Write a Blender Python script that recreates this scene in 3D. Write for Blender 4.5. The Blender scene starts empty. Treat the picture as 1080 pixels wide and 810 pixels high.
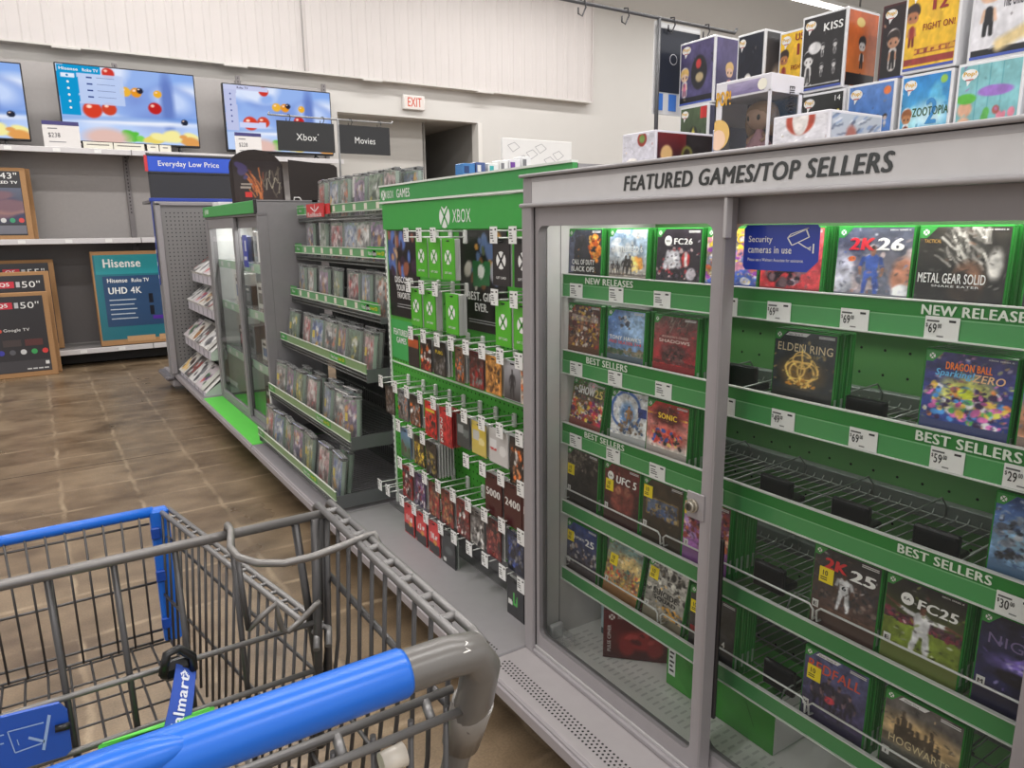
import bpy, math, random
import numpy as np
from mathutils import Vector, Matrix
SC = bpy.context.scene
COL = SC.collection
H = 1.31                                   # camera height above the floor
random.seed(4)

# ------------------------------------------------------------------ colours and materials
def lin(c):
    c = np.asarray(c, float) / 255.0
    return np.where(c <= 0.04045, c / 12.92, ((c + 0.055) / 1.055) ** 2.4)

def new_mat(name):
    m = bpy.data.materials.new(name); m.use_nodes = True
    nt = m.node_tree; nt.nodes.clear()
    out = nt.nodes.new('ShaderNodeOutputMaterial')
    return m, nt, out

def surf(name, rough, metal=0.0, spec=0.5, noise=0.05, nscale=30.0, coat=0.0, bump=0.0):
    """paint / print / plastic / metal whose colour is the colour attribute of the mesh, with a little wear"""
    m, nt, out = new_mat(name)
    N, L = nt.nodes.new, nt.links.new
    at = N('ShaderNodeAttribute'); at.attribute_name = 'Col'
    tc = N('ShaderNodeTexCoord'); nz = N('ShaderNodeTexNoise')
    nz.inputs['Scale'].default_value = nscale; nz.inputs['Detail'].default_value = 3
    L(tc.outputs['Object'], nz.inputs['Vector'])
    mr = N('ShaderNodeMapRange'); mr.inputs['To Min'].default_value = 1 - noise; mr.inputs['To Max'].default_value = 1 + noise
    L(nz.outputs['Fac'], mr.inputs['Value'])
    mul = N('ShaderNodeVectorMath'); mul.operation = 'SCALE'
    L(at.outputs['Color'], mul.inputs[0]); L(mr.outputs['Result'], mul.inputs['Scale'])
    b = N('ShaderNodeBsdfPrincipled')
    b.inputs['Roughness'].default_value = rough; b.inputs['Metallic'].default_value = metal
    b.inputs['Specular IOR Level'].default_value = spec
    if coat: b.inputs['Coat Weight'].default_value = coat; b.inputs['Coat Roughness'].default_value = 0.08
    L(mul.outputs['Vector'], b.inputs['Base Color'])
    if bump:
        bp = N('ShaderNodeBump'); bp.inputs['Strength'].default_value = bump; bp.inputs['Distance'].default_value = 0.002
        L(nz.outputs['Fac'], bp.inputs['Height']); L(bp.outputs['Normal'], b.inputs['Normal'])
    L(b.outputs['BSDF'], out.inputs['Surface'])
    return m

def thin_clear(name, refl, rough, haze, tint=(1, 1, 1)):
    m, nt, out = new_mat(name)
    N, L = nt.nodes.new, nt.links.new
    tr = N('ShaderNodeBsdfTransparent'); tr.inputs['Color'].default_value = (*tint, 1)
    gl = N('ShaderNodeBsdfGlossy'); gl.inputs['Roughness'].default_value = rough
    df = N('ShaderNodeBsdfDiffuse'); df.inputs['Color'].default_value = (.9, .91, .9, 1)
    lw = N('ShaderNodeLayerWeight'); lw.inputs['Blend'].default_value = refl
    m1 = N('ShaderNodeMixShader'); L(lw.outputs['Fresnel'], m1.inputs['Fac']); L(tr.outputs[0], m1.inputs[1]); L(gl.outputs[0], m1.inputs[2])
    m2 = N('ShaderNodeMixShader'); m2.inputs['Fac'].default_value = haze; L(m1.outputs[0], m2.inputs[1]); L(df.outputs[0], m2.inputs[2])
    L(m2.outputs[0], out.inputs['Surface'])
    return m

def emis(name, strength):
    m, nt, out = new_mat(name)
    N, L = nt.nodes.new, nt.links.new
    at = N('ShaderNodeAttribute'); at.attribute_name = 'Col'
    e = N('ShaderNodeEmission'); e.inputs['Strength'].default_value = strength
    L(at.outputs['Color'], e.inputs['Color']); L(e.outputs[0], out.inputs['Surface'])
    return m

def floor_mat():
    m, nt, out = new_mat('polished_concrete')
    N, L = nt.nodes.new, nt.links.new
    tc = N('ShaderNodeTexCoord')
    def noise(scale, detail, stretch=None):
        n = N('ShaderNodeTexNoise'); n.inputs['Scale'].default_value = scale; n.inputs['Detail'].default_value = detail
        if stretch:
            mp = N('ShaderNodeMapping'); mp.inputs['Scale'].default_value = stretch
            L(tc.outputs['Object'], mp.inputs['Vector']); L(mp.outputs['Vector'], n.inputs['Vector'])
        else: L(tc.outputs['Object'], n.inputs['Vector'])
        return n
    n1 = noise(2.2, 6); n2 = noise(7, 12, (.8, 1.1, 1)); n3 = noise(160, 2)
    r1 = N('ShaderNodeValToRGB')
    e = r1.color_ramp.elements
    e[0].position = .36; e[0].color = (*lin((88, 71, 53)), 1)
    e[1].position = .66; e[1].color = (*lin((138, 118, 94)), 1)
    mx = N('ShaderNodeMath'); mx.operation = 'MULTIPLY_ADD'; mx.inputs[1].default_value = .55
    L(n2.outputs['Fac'], mx.inputs[0])
    m5 = N('ShaderNodeMath'); m5.operation = 'MULTIPLY'; m5.inputs[1].default_value = .45; L(n1.outputs['Fac'], m5.inputs[0])
    L(m5.outputs[0], mx.inputs[2]); L(mx.outputs[0], r1.inputs['Fac'])
    # ghost lines of the tiles that once lay here
    br = N('ShaderNodeTexBrick'); br.offset = 0.0
    br.inputs['Color1'].default_value = (0, 0, 0, 1); br.inputs['Color2'].default_value = (.35, .35, .35, 1); br.inputs['Mortar'].default_value = (1, 1, 1, 1)
    br.inputs['Scale'].default_value = 1.0; br.inputs['Mortar Size'].default_value = .016; br.inputs['Mortar Smooth'].default_value = .9
    br.inputs['Brick Width'].default_value = .33; br.inputs['Row Height'].default_value = .33
    wob = N('ShaderNodeVectorMath'); wob.operation = 'MULTIPLY_ADD'; wob.inputs[1].default_value = (.05, .05, 0)
    L(n2.outputs['Color'], wob.inputs[0]); L(tc.outputs['Object'], wob.inputs[2]); L(wob.outputs[0], br.inputs['Vector'])
    mm = N('ShaderNodeMixRGB'); mm.blend_type = 'MIX'; mm.inputs['Color2'].default_value = (*lin((170, 150, 124)), 1)
    n4 = noise(3.1, 9, (1, 1, 1)); m4 = N('ShaderNodeMapRange'); m4.inputs['From Min'].default_value = .38; m4.inputs['From Max'].default_value = .66; L(n4.outputs['Fac'], m4.inputs['Value'])
    f = N('ShaderNodeMath'); f.operation = 'MULTIPLY'
    L(br.outputs['Color'], f.inputs[0]); L(m4.outputs[0], f.inputs[1])
    f2 = N('ShaderNodeMath'); f2.operation = 'MULTIPLY'; f2.inputs[1].default_value = .95; L(f.outputs[0], f2.inputs[0])
    L(f2.outputs[0], mm.inputs['Fac']); L(r1.outputs['Color'], mm.inputs['Color1'])
    # aggregate speckle
    r3 = N('ShaderNodeMapRange'); r3.inputs['From Min'].default_value = .3; r3.inputs['From Max'].default_value = .7
    r3.inputs['To Min'].default_value = .82; r3.inputs['To Max'].default_value = 1.12; L(n3.outputs['Fac'], r3.inputs['Value'])
    sc = N('ShaderNodeVectorMath'); sc.operation = 'SCALE'; L(mm.outputs['Color'], sc.inputs[0]); L(r3.outputs[0], sc.inputs['Scale'])
    b = N('ShaderNodeBsdfPrincipled'); L(sc.outputs[0], b.inputs['Base Color'])
    rr = N('ShaderNodeMapRange'); rr.inputs['To Min'].default_value = .2; rr.inputs['To Max'].default_value = .42
    L(n1.outputs['Fac'], rr.inputs['Value']); L(rr.outputs[0], b.inputs['Roughness'])
    L(b.outputs[0], out.inputs['Surface'])
    return m

MAT = dict(matte=surf('painted_matte', .75), satin=surf('painted_satin', .45), gloss=surf('printed_gloss', .28, coat=.25, noise=.03),
           card=surf('cardboard', .85, noise=.1, nscale=60), metal=surf('cart_steel', .38, metal=.55, noise=.12, nscale=90),
           wire=surf('coated_wire', .35, metal=.3), plastic=surf('shiny_plastic', .3, noise=.06, nscale=12, bump=.15),
           case=surf('game_case_plastic', .22, noise=.04), wall=surf('wall_paint', .8, noise=.02, nscale=4),
           glass=thin_clear('door_glass', .12, .02, .015, (.97, .985, .975)), clear=thin_clear('clear_case_plastic', .14, .1, .1, (.97, .97, .97)),
           film=thin_clear('window_film', .35, .1, .03), screen=emis('screen_light', 1.0), lamp=emis('lamp_light', 9.0), fill_glow=emis('fill_tube_glow', 3.0), floor=floor_mat())  # the weaker tube glow serves only the lights added inside the cabinets

# ------------------------------------------------------------------ mesh builder
TXT = {}
def glyphs(s, bold):
    k = (s, bold)
    if k not in TXT:
        cu = bpy.data.curves.new('glyph', 'FONT'); cu.body = s; cu.resolution_u = 3; cu.space_character = 1.05+bold
        ob = bpy.data.objects.new('glyph', cu); COL.objects.link(ob)
        bpy.context.view_layer.update()
        me = bpy.data.meshes.new_from_object(ob.evaluated_get(bpy.context.evaluated_depsgraph_get()))
        v = np.array([q.co[:2] for q in me.vertices]) if len(me.vertices) else np.zeros((1, 2))
        f = [tuple(p.vertices) for p in me.polygons]
        bpy.data.objects.remove(ob); bpy.data.curves.remove(cu); bpy.data.meshes.remove(me)
        lay = np.zeros(len(v))
        if bold > 0 and f:                        # heavier lettering: the same glyphs laid over each other, a little apart
            k0 = len(v); b = bold*1.1; v0, f0 = v, f; v = np.concatenate([v0+np.array([[q*b, r*b]]) for q, r in ((-1, 0), (1, 0), (0, .6))]); lay = np.repeat([0., 1., 2.], k0)
            f = [tuple(i+k0*q for i in t) for q in range(3) for t in f0]
        lo, hi = v.min(0), v.max(0); d = np.maximum(hi - lo, 1e-6)
        TXT[k] = (np.column_stack([(v - lo) / d, lay]), f, d[0] / d[1])
    return TXT[k]

class MB:
    def __init__(s): s.v = []; s.f = []; s.c = []; s.m = []; s.s = []
    def face(s, idx, col, mat='matte', smooth=False):
        s.f.append(idx); s.c.append(col); s.m.append(mat); s.s.append(smooth)
    def add(s, pts):
        i = len(s.v); s.v.extend([tuple(p) for p in pts]); return i
    def quad(s, a, b, c, d, col, mat='matte'):
        i = s.add((a, b, c, d)); s.face((i, i+1, i+2, i+3), col, mat)
    def poly(s, pts, col, mat='matte'):
        i = s.add(pts); s.face(tuple(range(i, i+len(pts))), col, mat)
    def box(s, x0, x1, y0, y1, z0, z1, col, mat='matte', bev=0.0):
        x0, x1 = min(x0, x1), max(x0, x1); y0, y1 = min(y0, y1), max(y0, y1); z0, z1 = min(z0, z1), max(z0, z1)
        if bev <= 0:
            i = s.add([(x, y, z) for x in (x0, x1) for y in (y0, y1) for z in (z0, z1)])
            for q in ((0,1,3,2), (4,6,7,5), (0,4,5,1), (2,3,7,6), (0,2,6,4), (1,5,7,3)):
                s.face(tuple(i+k for k in q), col, mat)
            return
        b = min(bev, (x1-x0)*.45, (y1-y0)*.45, (z1-z0)*.45)
        idx = {}; P = []
        for sx in (0, 1):
            for sy in (0, 1):
                for sz in (0, 1):
                    for ax in range(3):
                        p = [(x0, x1)[sx], (y0, y1)[sy], (z0, z1)[sz]]
                        for o, sg in ((0, sx), (1, sy), (2, sz)):
                            if o != ax: p[o] += -b if sg else b
                        idx[sx, sy, sz, ax] = len(P); P.append(p)
        i = s.add(P); g = lambda *k: i + idx[k]
        for sg in (0, 1):
            r = lambda L: tuple(L) if sg else tuple(reversed(L))
            s.face(r([g(sg,0,0,0), g(sg,1,0,0), g(sg,1,1,0), g(sg,0,1,0)]), col, mat)
            s.face(r([g(0,sg,0,1), g(0,sg,1,1), g(1,sg,1,1), g(1,sg,0,1)]), col, mat)
            s.face(r([g(0,0,sg,2), g(1,0,sg,2), g(1,1,sg,2), g(0,1,sg,2)]), col, mat)
        for a in (0, 1):
            for c in (0, 1):
                s.face((g(a,c,0,0), g(a,c,0,1), g(a,c,1,1), g(a,c,1,0)), col, mat)
                s.face((g(a,0,c,0), g(a,0,c,2), g(a,1,c,2), g(a,1,c,0)), col, mat)
                s.face((g(0,a,c,1), g(0,a,c,2), g(1,a,c,2), g(1,a,c,1)), col, mat)
                for d in (0, 1): s.face((g(a,c,d,0), g(a,c,d,1), g(a,c,d,2)), col, mat)
    def tube(s, pts, r, col, mat='metal', n=8, closed=False, caps=True):
        P = [Vector(p) for p in pts]; K = len(P)
        R = r if isinstance(r, (list, tuple)) else [r]*K
        T = []
        for i in range(K):
            a = P[(i-1) % K] if (closed or i > 0) else P[i]; b = P[(i+1) % K] if (closed or i < K-1) else P[i]
            T.append((b-a).normalized())
        up = Vector((0, 0, 1)) if abs(T[0].z) < .9 else Vector((1, 0, 0))
        nrm = (up - T[0]*up.dot(T[0])).normalized()
        base = len(s.v)
        for i in range(K):
            nrm = (nrm - T[i]*nrm.dot(T[i])).normalized(); bn = T[i].cross(nrm)
            s.add([P[i] + (nrm*math.cos(2*math.pi*k/n) + bn*math.sin(2*math.pi*k/n))*R[i] for k in range(n)])
        for i in range(K if closed else K-1):
            j = (i+1) % K
            for k in range(n):
                l = (k+1) % n
                s.face((base+i*n+k, base+i*n+l, base+j*n+l, base+j*n+k), col, mat, True)
        if caps and not closed:
            s.face(tuple(base+k for k in reversed(range(n))), col, mat); s.face(tuple(base+(K-1)*n+k for k in range(n)), col, mat)
    def rod(s, a, b, r, col, mat='metal', n=8): s.tube((a, b), r, col, mat, n)
    def art(s, img, x0, x1, z0, z1, y, mat='gloss'):
        """a printed picture in the local plane y = const, seen from -y; img rows run bottom to top"""
        ny, nx = img.shape[:2]; c = lin(img*255)
        b = s.add([(x0+(x1-x0)*i/(nx-1), y, z0+(z1-z0)*j/(ny-1)) for j in range(ny) for i in range(nx)])
        cc = [[tuple(c[j, i]) for i in range(nx)] for j in range(ny)]
        for j in range(ny-1):
            for i in range(nx-1):
                k = b+j*nx+i
                s.f.append((k, k+1, k+nx+1, k+nx)); s.c.append([cc[j][i], cc[j][i+1], cc[j+1][i+1], cc[j+1][i]]); s.m.append(mat); s.s.append(False)
    def text(s, t, x0, x1, z0, z1, y, col, bold=.02, shear=0, mat='gloss', frame=None):
        """lettering filling the box x0..x1, z0..z1; frame maps (u, w) to 3-D when the face is not y = const"""
        v, f, asp = glyphs(t, bold)
        if x1 is None: x1 = x0 + (z1-z0)*asp
        P = []
        for u, w, q in v:
            a = x0+(x1-x0)*u + shear*(z1-z0)*w; c = z0+(z1-z0)*w
            P.append((frame(a, c, q*.4) if q else frame(a, c)) if frame else (a, y-.00018*q, c))
        i = s.add(P)
        for q in f: s.face(tuple(i+k for k in q), col, mat)
    def disc(s, cx, cz, r, y, col, mat='gloss', n=24, rz=None, frame=None):
        rz = rz or r
        pts = [(cx+r*math.cos(2*math.pi*k/n), cz+rz*math.sin(2*math.pi*k/n)) for k in range(n)]
        s.poly([frame(a, c) if frame else (a, y, c) for a, c in pts], col, mat)
    def line(s, pts, w, y, col, mat='gloss', frame=None):
        for (a, b), (c, d) in zip(pts, pts[1:]):
            L = math.hypot(c-a, d-b) or 1; nx, nz = -(d-b)/L*w/2, (c-a)/L*w/2
            q = [(a+nx, b+nz), (a-nx, b-nz), (c-nx, d-nz), (c+nx, d+nz)]
            s.poly([frame(u, t) if frame else (u, y, t) for u, t in q], col, mat)
    def orb(s, cx, cz, r, y, white, cut, frame=None):
        s.disc(cx, cz, r, y, white, frame=frame)
        y2 = y-.0002
        fr = frame
        for sg in (-1, 1):
            s.line([(cx+sg*r*.62, cz+r*.78), (cx+sg*r*.3, cz+r*.35), (cx-sg*r*.05, cz-r*.05), (cx-sg*r*.45, cz-r*.55), (cx-sg*r*.66, cz-r*.8)], r*.3, y2, cut, frame=(lambda a, b: fr(a, b, 1)) if fr else None)
    def ring(s, outer, inner, y0, y1, col, mat='satin'):
        """a flat frame: outer and inner loops with equal counts in (x, z), between depths y0 and y1"""
        n = len(outer)
        i = s.add([(a, y0, b) for a, b in outer] + [(a, y0, b) for a, b in inner] + [(a, y1, b) for a, b in outer] + [(a, y1, b) for a, b in inner])
        for k in range(n):
            l = (k+1) % n
            s.face((i+k, i+l, i+n+l, i+n+k), col, mat); s.face((i+2*n+k, i+3*n+k, i+3*n+l, i+2*n+l), col, mat)
            s.face((i+n+k, i+n+l, i+3*n+l, i+3*n+k), col, mat); s.face((i+k, i+2*n+k, i+2*n+l, i+l), col, mat)
    def build(s, name, parent=None, world=False, kind=None, label=None):
        me = bpy.data.meshes.new(name)
        me.from_pydata(s.v, [], s.f)
        names = sorted(set(s.m)); ix = {k: i for i, k in enumerate(names)}
        for k in names: me.materials.append(MAT[k])
        me.polygons.foreach_set('material_index', [ix[k] for k in s.m])
        me.polygons.foreach_set('use_smooth', s.s)
        out = []
        cache = {}
        for f, c in zip(s.f, s.c):
            if isinstance(c, list):
                for q in c: out += (*q, 1.0)
            else:
                if c not in cache: cache[c] = (*lin(c), 1.0)
                out += cache[c]*len(f)
        at = me.color_attributes.new('Col', 'FLOAT_COLOR', 'CORNER')
        at.data.foreach_set('color', out)
        me.update()
        ob = bpy.data.objects.new(name, me); COL.objects.link(ob)
        if parent:
            ob.parent = parent
            if world:
                M = Matrix.Identity(4); p = parent
                while p: M = p.matrix_basis @ M; p = p.parent
                me.transform(M.inverted())
        if kind: ob['kind'] = kind
        if label: ob['label'] = label
        return ob

LABELS = set()
def thing(name, label, cat, loc=(0, 0, 0), rz=0.0, group=None, rx=0.0):
    o = bpy.data.objects.new(name, None); COL.objects.link(o)
    o.empty_display_size = .05
    o.location = loc; o.rotation_euler = (rx, 0, rz)
    return tag(o, label, cat, group)
def tag(o, label, cat, group=None):
    if label in LABELS: print('DUP LABEL', label)
    LABELS.add(label)
    o['label'] = label; o['category'] = cat
    if group: o['group'] = group
    return o
RZ = -math.pi/2                          # things on the aisle fixtures face -X (towards the aisle)
ORD = ['first', 'second', 'third', 'fourth', 'fifth', 'sixth', 'seventh', 'eighth', 'ninth', 'tenth', 'eleventh']

# the camera's own geometry, used to turn a measured pixel into a point on a real plane
F = 766.0
_a = [np.array(q, float)/np.linalg.norm(q) for q in ([1210, -176, 766], [-510, -158, 766], [-37, -3576, -766])]
_U, _S, _V = np.linalg.svd(np.stack(_a)); ROT = _U @ _V
def onX(px, py, X):
    r = ROT @ np.array([px-540, py-405, F]); r = r*X/r[0]; return (X, r[1], r[2]+H)
def onY(px, py, Y):
    r = ROT @ np.array([px-540, py-405, F]); r = r*Y/r[1]; return (r[0], Y, r[2]+H)

# ------------------------------------------------------------------ printed pictures
def fbm(ny, nx, seed, ks):
    g = np.random.RandomState(seed); z = np.zeros((ny, nx))
    for n_, k in enumerate(ks):
        q = g.rand(k+2, k+2); a = np.linspace(0, k, ny); b = np.linspace(0, k, nx); ia, ib = a.astype(int), b.astype(int); fa, fb = (a-ia)[:, None], (b-ib)[None]
        z += ((q[ia][:, ib]*(1-fb)+q[ia][:, ib+1]*fb)*(1-fa)+(q[ia+1][:, ib]*(1-fb)+q[ia+1][:, ib+1]*fb)*fa-.5)*2/1.6**n_
    return z
class Art:
    count = 0
    def __init__(s, nx, ny, top, bot, warp=.018):
        s.nx, s.ny = nx, ny; s.asp = 1.27
        s.u, s.w = np.meshgrid(np.linspace(0, 1, nx), np.linspace(0, 1, ny))
        Art.count += 1
        if warp: s.u, s.w = s.u+warp*fbm(ny, nx, Art.count, (4, 8, 16)), s.w+warp*fbm(ny, nx, 999+Art.count, (4, 8, 16))
        t = s.w[..., None]
        s.i = (np.array(top)*t + np.array(bot)*(1-t))/255.0
    def mix(s, m, c): s.i = s.i*(1-m[..., None]) + np.array(c)/255.0*m[..., None]; return s
    def e(s, cx, cy, rx, ry, c, soft=.15):
        d = np.sqrt(((s.u-cx)/rx)**2 + ((s.w-cy)/ry)**2)
        return s.mix(np.clip((1-d)/max(soft, 1e-3)+.5*(soft > .3), 0, 1), c)
    def r(s, x0, x1, y0, y1, c, a=1.0): return s.mix(((s.u >= x0) & (s.u <= x1) & (s.w >= y0) & (s.w <= y1))*a, c)
    def l(s, x0, y0, x1, y1, w, c, a=1.0):
        dx, dy = x1-x0, y1-y0; t = np.clip(((s.u-x0)*dx+(s.w-y0)*dy)/(dx*dx+dy*dy+1e-9), 0, 1)
        d = np.hypot(s.u-x0-t*dx, s.w-y0-t*dy)
        return s.mix(np.clip(1.6-d/w, 0, 1)*a, c)
    def ring(s, cx, cy, rad, w, c, asp=1.0, a=1.0):
        d = np.abs(np.hypot(s.u-cx, (s.w-cy)*asp)-rad); return s.mix(np.clip(1.5-d/w, 0, 1)*a, c)
    def blobs(s, seed, n, cols, x0, x1, y0, y1, a, b, asp=1.0, soft=.4):
        g = random.Random(seed); fine = s.nx == 62
        for k in range(n*2 if fine else n):
            q = g.uniform(a, b)*(.66 if fine else 1); cx, cy, r2, t, c = g.uniform(x0, x1), g.uniform(y0, y1), q*asp*g.uniform(.5, 1.5), g.uniform(0, 3.14), g.choice(cols)
            dx, dy = s.u-cx, s.w-cy; d = np.sqrt(((dx*math.cos(t)+dy*math.sin(t))/q)**2+((dy*math.cos(t)-dx*math.sin(t))/r2)**2)
            s.mix(np.clip((1-d)/soft+.5*(soft > .3), 0, 1), c)
        return s
    def streaks(s, seed, n, cols, x0, x1, y0, y1, ln, w, ang=1.2):
        g = random.Random(seed)
        for k in range(n):
            x, y = g.uniform(x0, x1), g.uniform(y0, y1); q = g.uniform(.4, 1)*ln; t = ang+g.uniform(-.5, .5)
            s.l(x, y, x+q*math.cos(t), y+q*math.sin(t), w, g.choice(cols), .8)
        return s
    def detail(s, amp=.3, seed=0, busy=0):
        """fine printed texture: grain, small strokes taken from the picture's own colours"""
        g = np.random.RandomState(seed+7*Art.count)
        if busy:
            yy, xx = np.mgrid[0:s.ny, 0:s.nx]
            for k in range(busy):
                y, x = g.randint(s.ny), g.randint(s.nx); c = s.i[g.randint(s.ny), g.randint(s.nx)]; t = g.rand()*3.14; L, Wd = g.uniform(1.2, 3.2), g.uniform(.7, 1.6)
                dx, dy = xx-x, yy-y; d = (dx*math.cos(t)+dy*math.sin(t))**2/L**2+(dy*math.cos(t)-dx*math.sin(t))**2/Wd**2
                s.i = s.i+(np.clip(1.3-d, 0, 1)*.55)[..., None]*(c*g.uniform(.6, 1.35)-s.i)
        s.i = np.clip(s.i*(1+amp*fbm(s.ny, s.nx, seed+3*Art.count, (9, 19, 38))[..., None]), 0, 1); return s
    def cap(s, x0, y0, r0, x1, y1, r1, c, a=1.0):
        q = s.asp; dx, dy = x1-x0, (y1-y0)*q; t = np.clip(((s.u-x0)*dx+(s.w-y0)*q*dy)/(dx*dx+dy*dy+1e-9), 0, 1)
        d = np.hypot(s.u-x0-t*dx, (s.w-y0)*q-t*dy)-(r0+(r1-r0)*t); px = 1.2/s.nx
        return s.mix(np.clip(.5-d/px, 0, 1)*a, c)
    def toy(s, cx, y0, h, body, skin, hair, rim=None):
        """a plain big-headed toy figure"""
        k = h/s.asp
        if rim: s.cap(cx, y0+.68*h, .31*k, cx, y0+.74*h, .31*k, rim); s.cap(cx, y0+.08*h, .19*k, cx, y0+.4*h, .19*k, rim)
        for sg in (-1, 1): s.cap(cx+sg*.07*k, y0+.2*h, .06*k, cx+sg*.08*k, y0+.04*h, .055*k, tuple(.7*q for q in body)); s.cap(cx+sg*.12*k, y0+.38*h, .045*k, cx+sg*.17*k, y0+.24*h, .04*k, skin)
        s.cap(cx, y0+.24*h, .115*k, cx, y0+.38*h, .1*k, body); s.cap(cx-.06*k, y0+.72*h, .26*k, cx+.06*k, y0+.74*h, .26*k, hair); s.cap(cx-.07*k, y0+.61*h, .19*k, cx+.07*k, y0+.61*h, .19*k, skin)
        for sg in (-1, 1): s.cap(cx+sg*.12*k, y0+.6*h, .035*k, cx+sg*.12*k, y0+.61*h, .035*k, (36, 32, 32))
        return s
    def noise(s, seed, amp):
        g = np.random.RandomState(seed); z = np.zeros((s.ny, s.nx))
        for k in (3, 6, 12, 24):
            q = g.rand(k+1, k+1); a = np.linspace(0, k-1e-6, s.ny); b = np.linspace(0, k-1e-6, s.nx)
            ia, ib = a.astype(int), b.astype(int); fa, fb = (a-ia)[:, None], (b-ib)[None]
            z += ((q[ia][:, ib]*(1-fb)+q[ia][:, ib+1]*fb)*(1-fa)+(q[ia+1][:, ib]*(1-fb)+q[ia+1][:, ib+1]*fb)*fa-.5)/math.sqrt(k)
        s.i = np.clip(s.i*(1+amp*z[..., None]), 0, 1); return s
    def man(s, cx, y0, h, body, legs, skin, arms=0, w=.16):
        """a plain small figure: legs, trunk, arms, head"""
        k = h/s.asp*1.25; dk = tuple(.78*q for q in body)
        for sg in (-1, 1):
            s.cap(cx+sg*.07*k, y0+.48*h, .06*k, cx+sg*.1*k, y0+.24*h, .045*k, legs); s.cap(cx+sg*.1*k, y0+.24*h, .042*k, cx+sg*.12*k, y0+.03*h, .028*k, legs); s.cap(cx+sg*.12*k, y0+.02*h, .03*k, cx+sg*.17*k, y0+.01*h, .022*k, (50, 46, 50))
            if arms == 1: s.cap(cx+sg*.13*k, y0+.77*h, .045*k, cx+sg*.36*k, y0+.83*h-.05*(sg > 0)*h, .036*k, body); s.cap(cx+sg*.36*k, y0+.83*h-.05*(sg > 0)*h, .034*k, cx+sg*.62*k, y0+(.93 if sg < 0 else .74)*h, .02*k, skin)
            elif arms == 0: s.cap(cx+sg*.14*k, y0+.76*h, .045*k, cx+sg*.21*k, y0+.58*h, .036*k, dk); s.cap(cx+sg*.21*k, y0+.58*h, .032*k, cx+sg*.19*k, y0+.44*h, .022*k, skin)
        s.cap(cx, y0+.76*h, .12*k, cx, y0+.5*h, .1*k, body); s.cap(cx, y0+.84*h, .04*k, cx, y0+.9*h, .04*k, skin); s.cap(cx, y0+.92*h, .058*k, cx, y0+.955*h, .055*k, skin); s.cap(cx, y0+.975*h, .05*k, cx, y0+.985*h, .04*k, (50, 40, 36))
        return s
WHITE, BLACK, GREEN = (236, 236, 234), (22, 22, 24), (58, 158, 66)
DG = (46, 132, 58)

# ------------------------------------------------------------------ game covers
NX, NY = 62, 78
def A(top, bot): return Art(NX, NY, top, bot)
SK = (196, 140, 108)
def cv_war():
    a = A((52, 56, 72), (40, 34, 34)).r(0, .18, 0, 1, (120, 130, 170), .6).blobs(1, 14, [(240, 140, 50), (250, 190, 90), (200, 90, 40)], .66, .95, .3, .85, .05, .12)
    a.e(.4, .5, .2, .36, (38, 38, 46), .6).e(.4, .8, .09, .1, (60, 56, 60)).noise(1, .4)
    return a, [('CALL OF DUTY', .12, .82, .2, .32, WHITE, .03), ('BLACK OPS', .1, .82, .04, .16, WHITE, .03)]
def cv_sky():
    a = A((124, 156, 190), (190, 180, 170)).blobs(2, 16, [(214, 220, 226), (168, 188, 208)], 0, 1, .5, 1, .06, .2).blobs(3, 10, [(250, 170, 80), (252, 214, 130)], .62, .85, .12, .42, .06, .13)
    for x in (.1, .25, .45, .56): a.man(x, .02, .3+.12*(x > .4), (60, 54, 54), (50, 46, 46), (60, 54, 50))
    a.r(0, 1, 0, .05, (90, 80, 74), .7)
    return a, [('BATTLEFIELD 6', .08, .9, .52, .64, WHITE, .02)]
def cv_shirts():
    a = A((44, 38, 46), (46, 40, 48)).blobs(4, 40, [(150, 50, 60), (90, 80, 96), (30, 30, 40), (170, 150, 150)], 0, 1, 0, .62, .02, .06)
    a.e(.37, .4, .13, .2, (216, 214, 220), .2).l(.27, .52, .2, .26, .05, (206, 204, 212)).l(.47, .52, .52, .3, .05, (206, 204, 212))
    a.e(.68, .4, .1, .17, (196, 50, 52), .2).l(.68, .52, .68, .28, .03, (230, 220, 220)).e(.8, .12, .12, .14, (200, 190, 200), .3)
    return a, [('FC26', .4, .82, .7, .82, WHITE, .04), ('EA', .22, .31, .75, .79, (40, 34, 42), .03)], (.265, .77, .085)
def cv_race():
    a = A((240, 206, 70), (60, 90, 190)).blobs(5, 50, [(245, 210, 60), (230, 110, 60), (90, 120, 210), (250, 240, 230), (150, 70, 170), (230, 150, 180)], 0, 1, .1, .85, .05, .14)
    a.e(.72, .12, .22, .16, (70, 104, 200), .2).e(.8, .06, .1, .07, (230, 230, 240), .2)
    return a, [('SONIC', .1, .72, .74, .9, (246, 206, 60), .05, .12)]
def cv_redhero():
    a = A((226, 110, 100), (206, 60, 64)).blobs(6, 22, [(60, 50, 56), (120, 96, 100), (180, 170, 170), (40, 36, 40)], .2, .8, .05, .7, .05, .13).streaks(6, 14, [(40, 36, 40), (150, 120, 120)], .1, .7, .1, .4, .4, .025)
    return a, []
def cv_hoop():
    a = A((70, 76, 92), (150, 140, 148)).blobs(7, 26, [(96, 100, 116), (130, 120, 124), (186, 170, 170)], 0, 1, 0, .7, .05, .14)
    a.e(.1, .3, .16, .34, (206, 206, 216), .5).e(.93, .25, .16, .3, (190, 130, 104), .4).e(.9, .06, .14, .12, (224, 224, 230), .3)
    a.man(.5, -.06, .78, (64, 92, 170), (60, 86, 164), (150, 106, 84), 0, .17).e(.22, .52, .06, .05, (216, 110, 50))
    return a, [('2K', .16, .52, .66, .85, (214, 50, 56), .05, .12), ('26', .54, .9, .66, .85, WHITE, .05, .12), ('XBOX SERIES X', .7, .97, .955, .975, WHITE, .01)]
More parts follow.
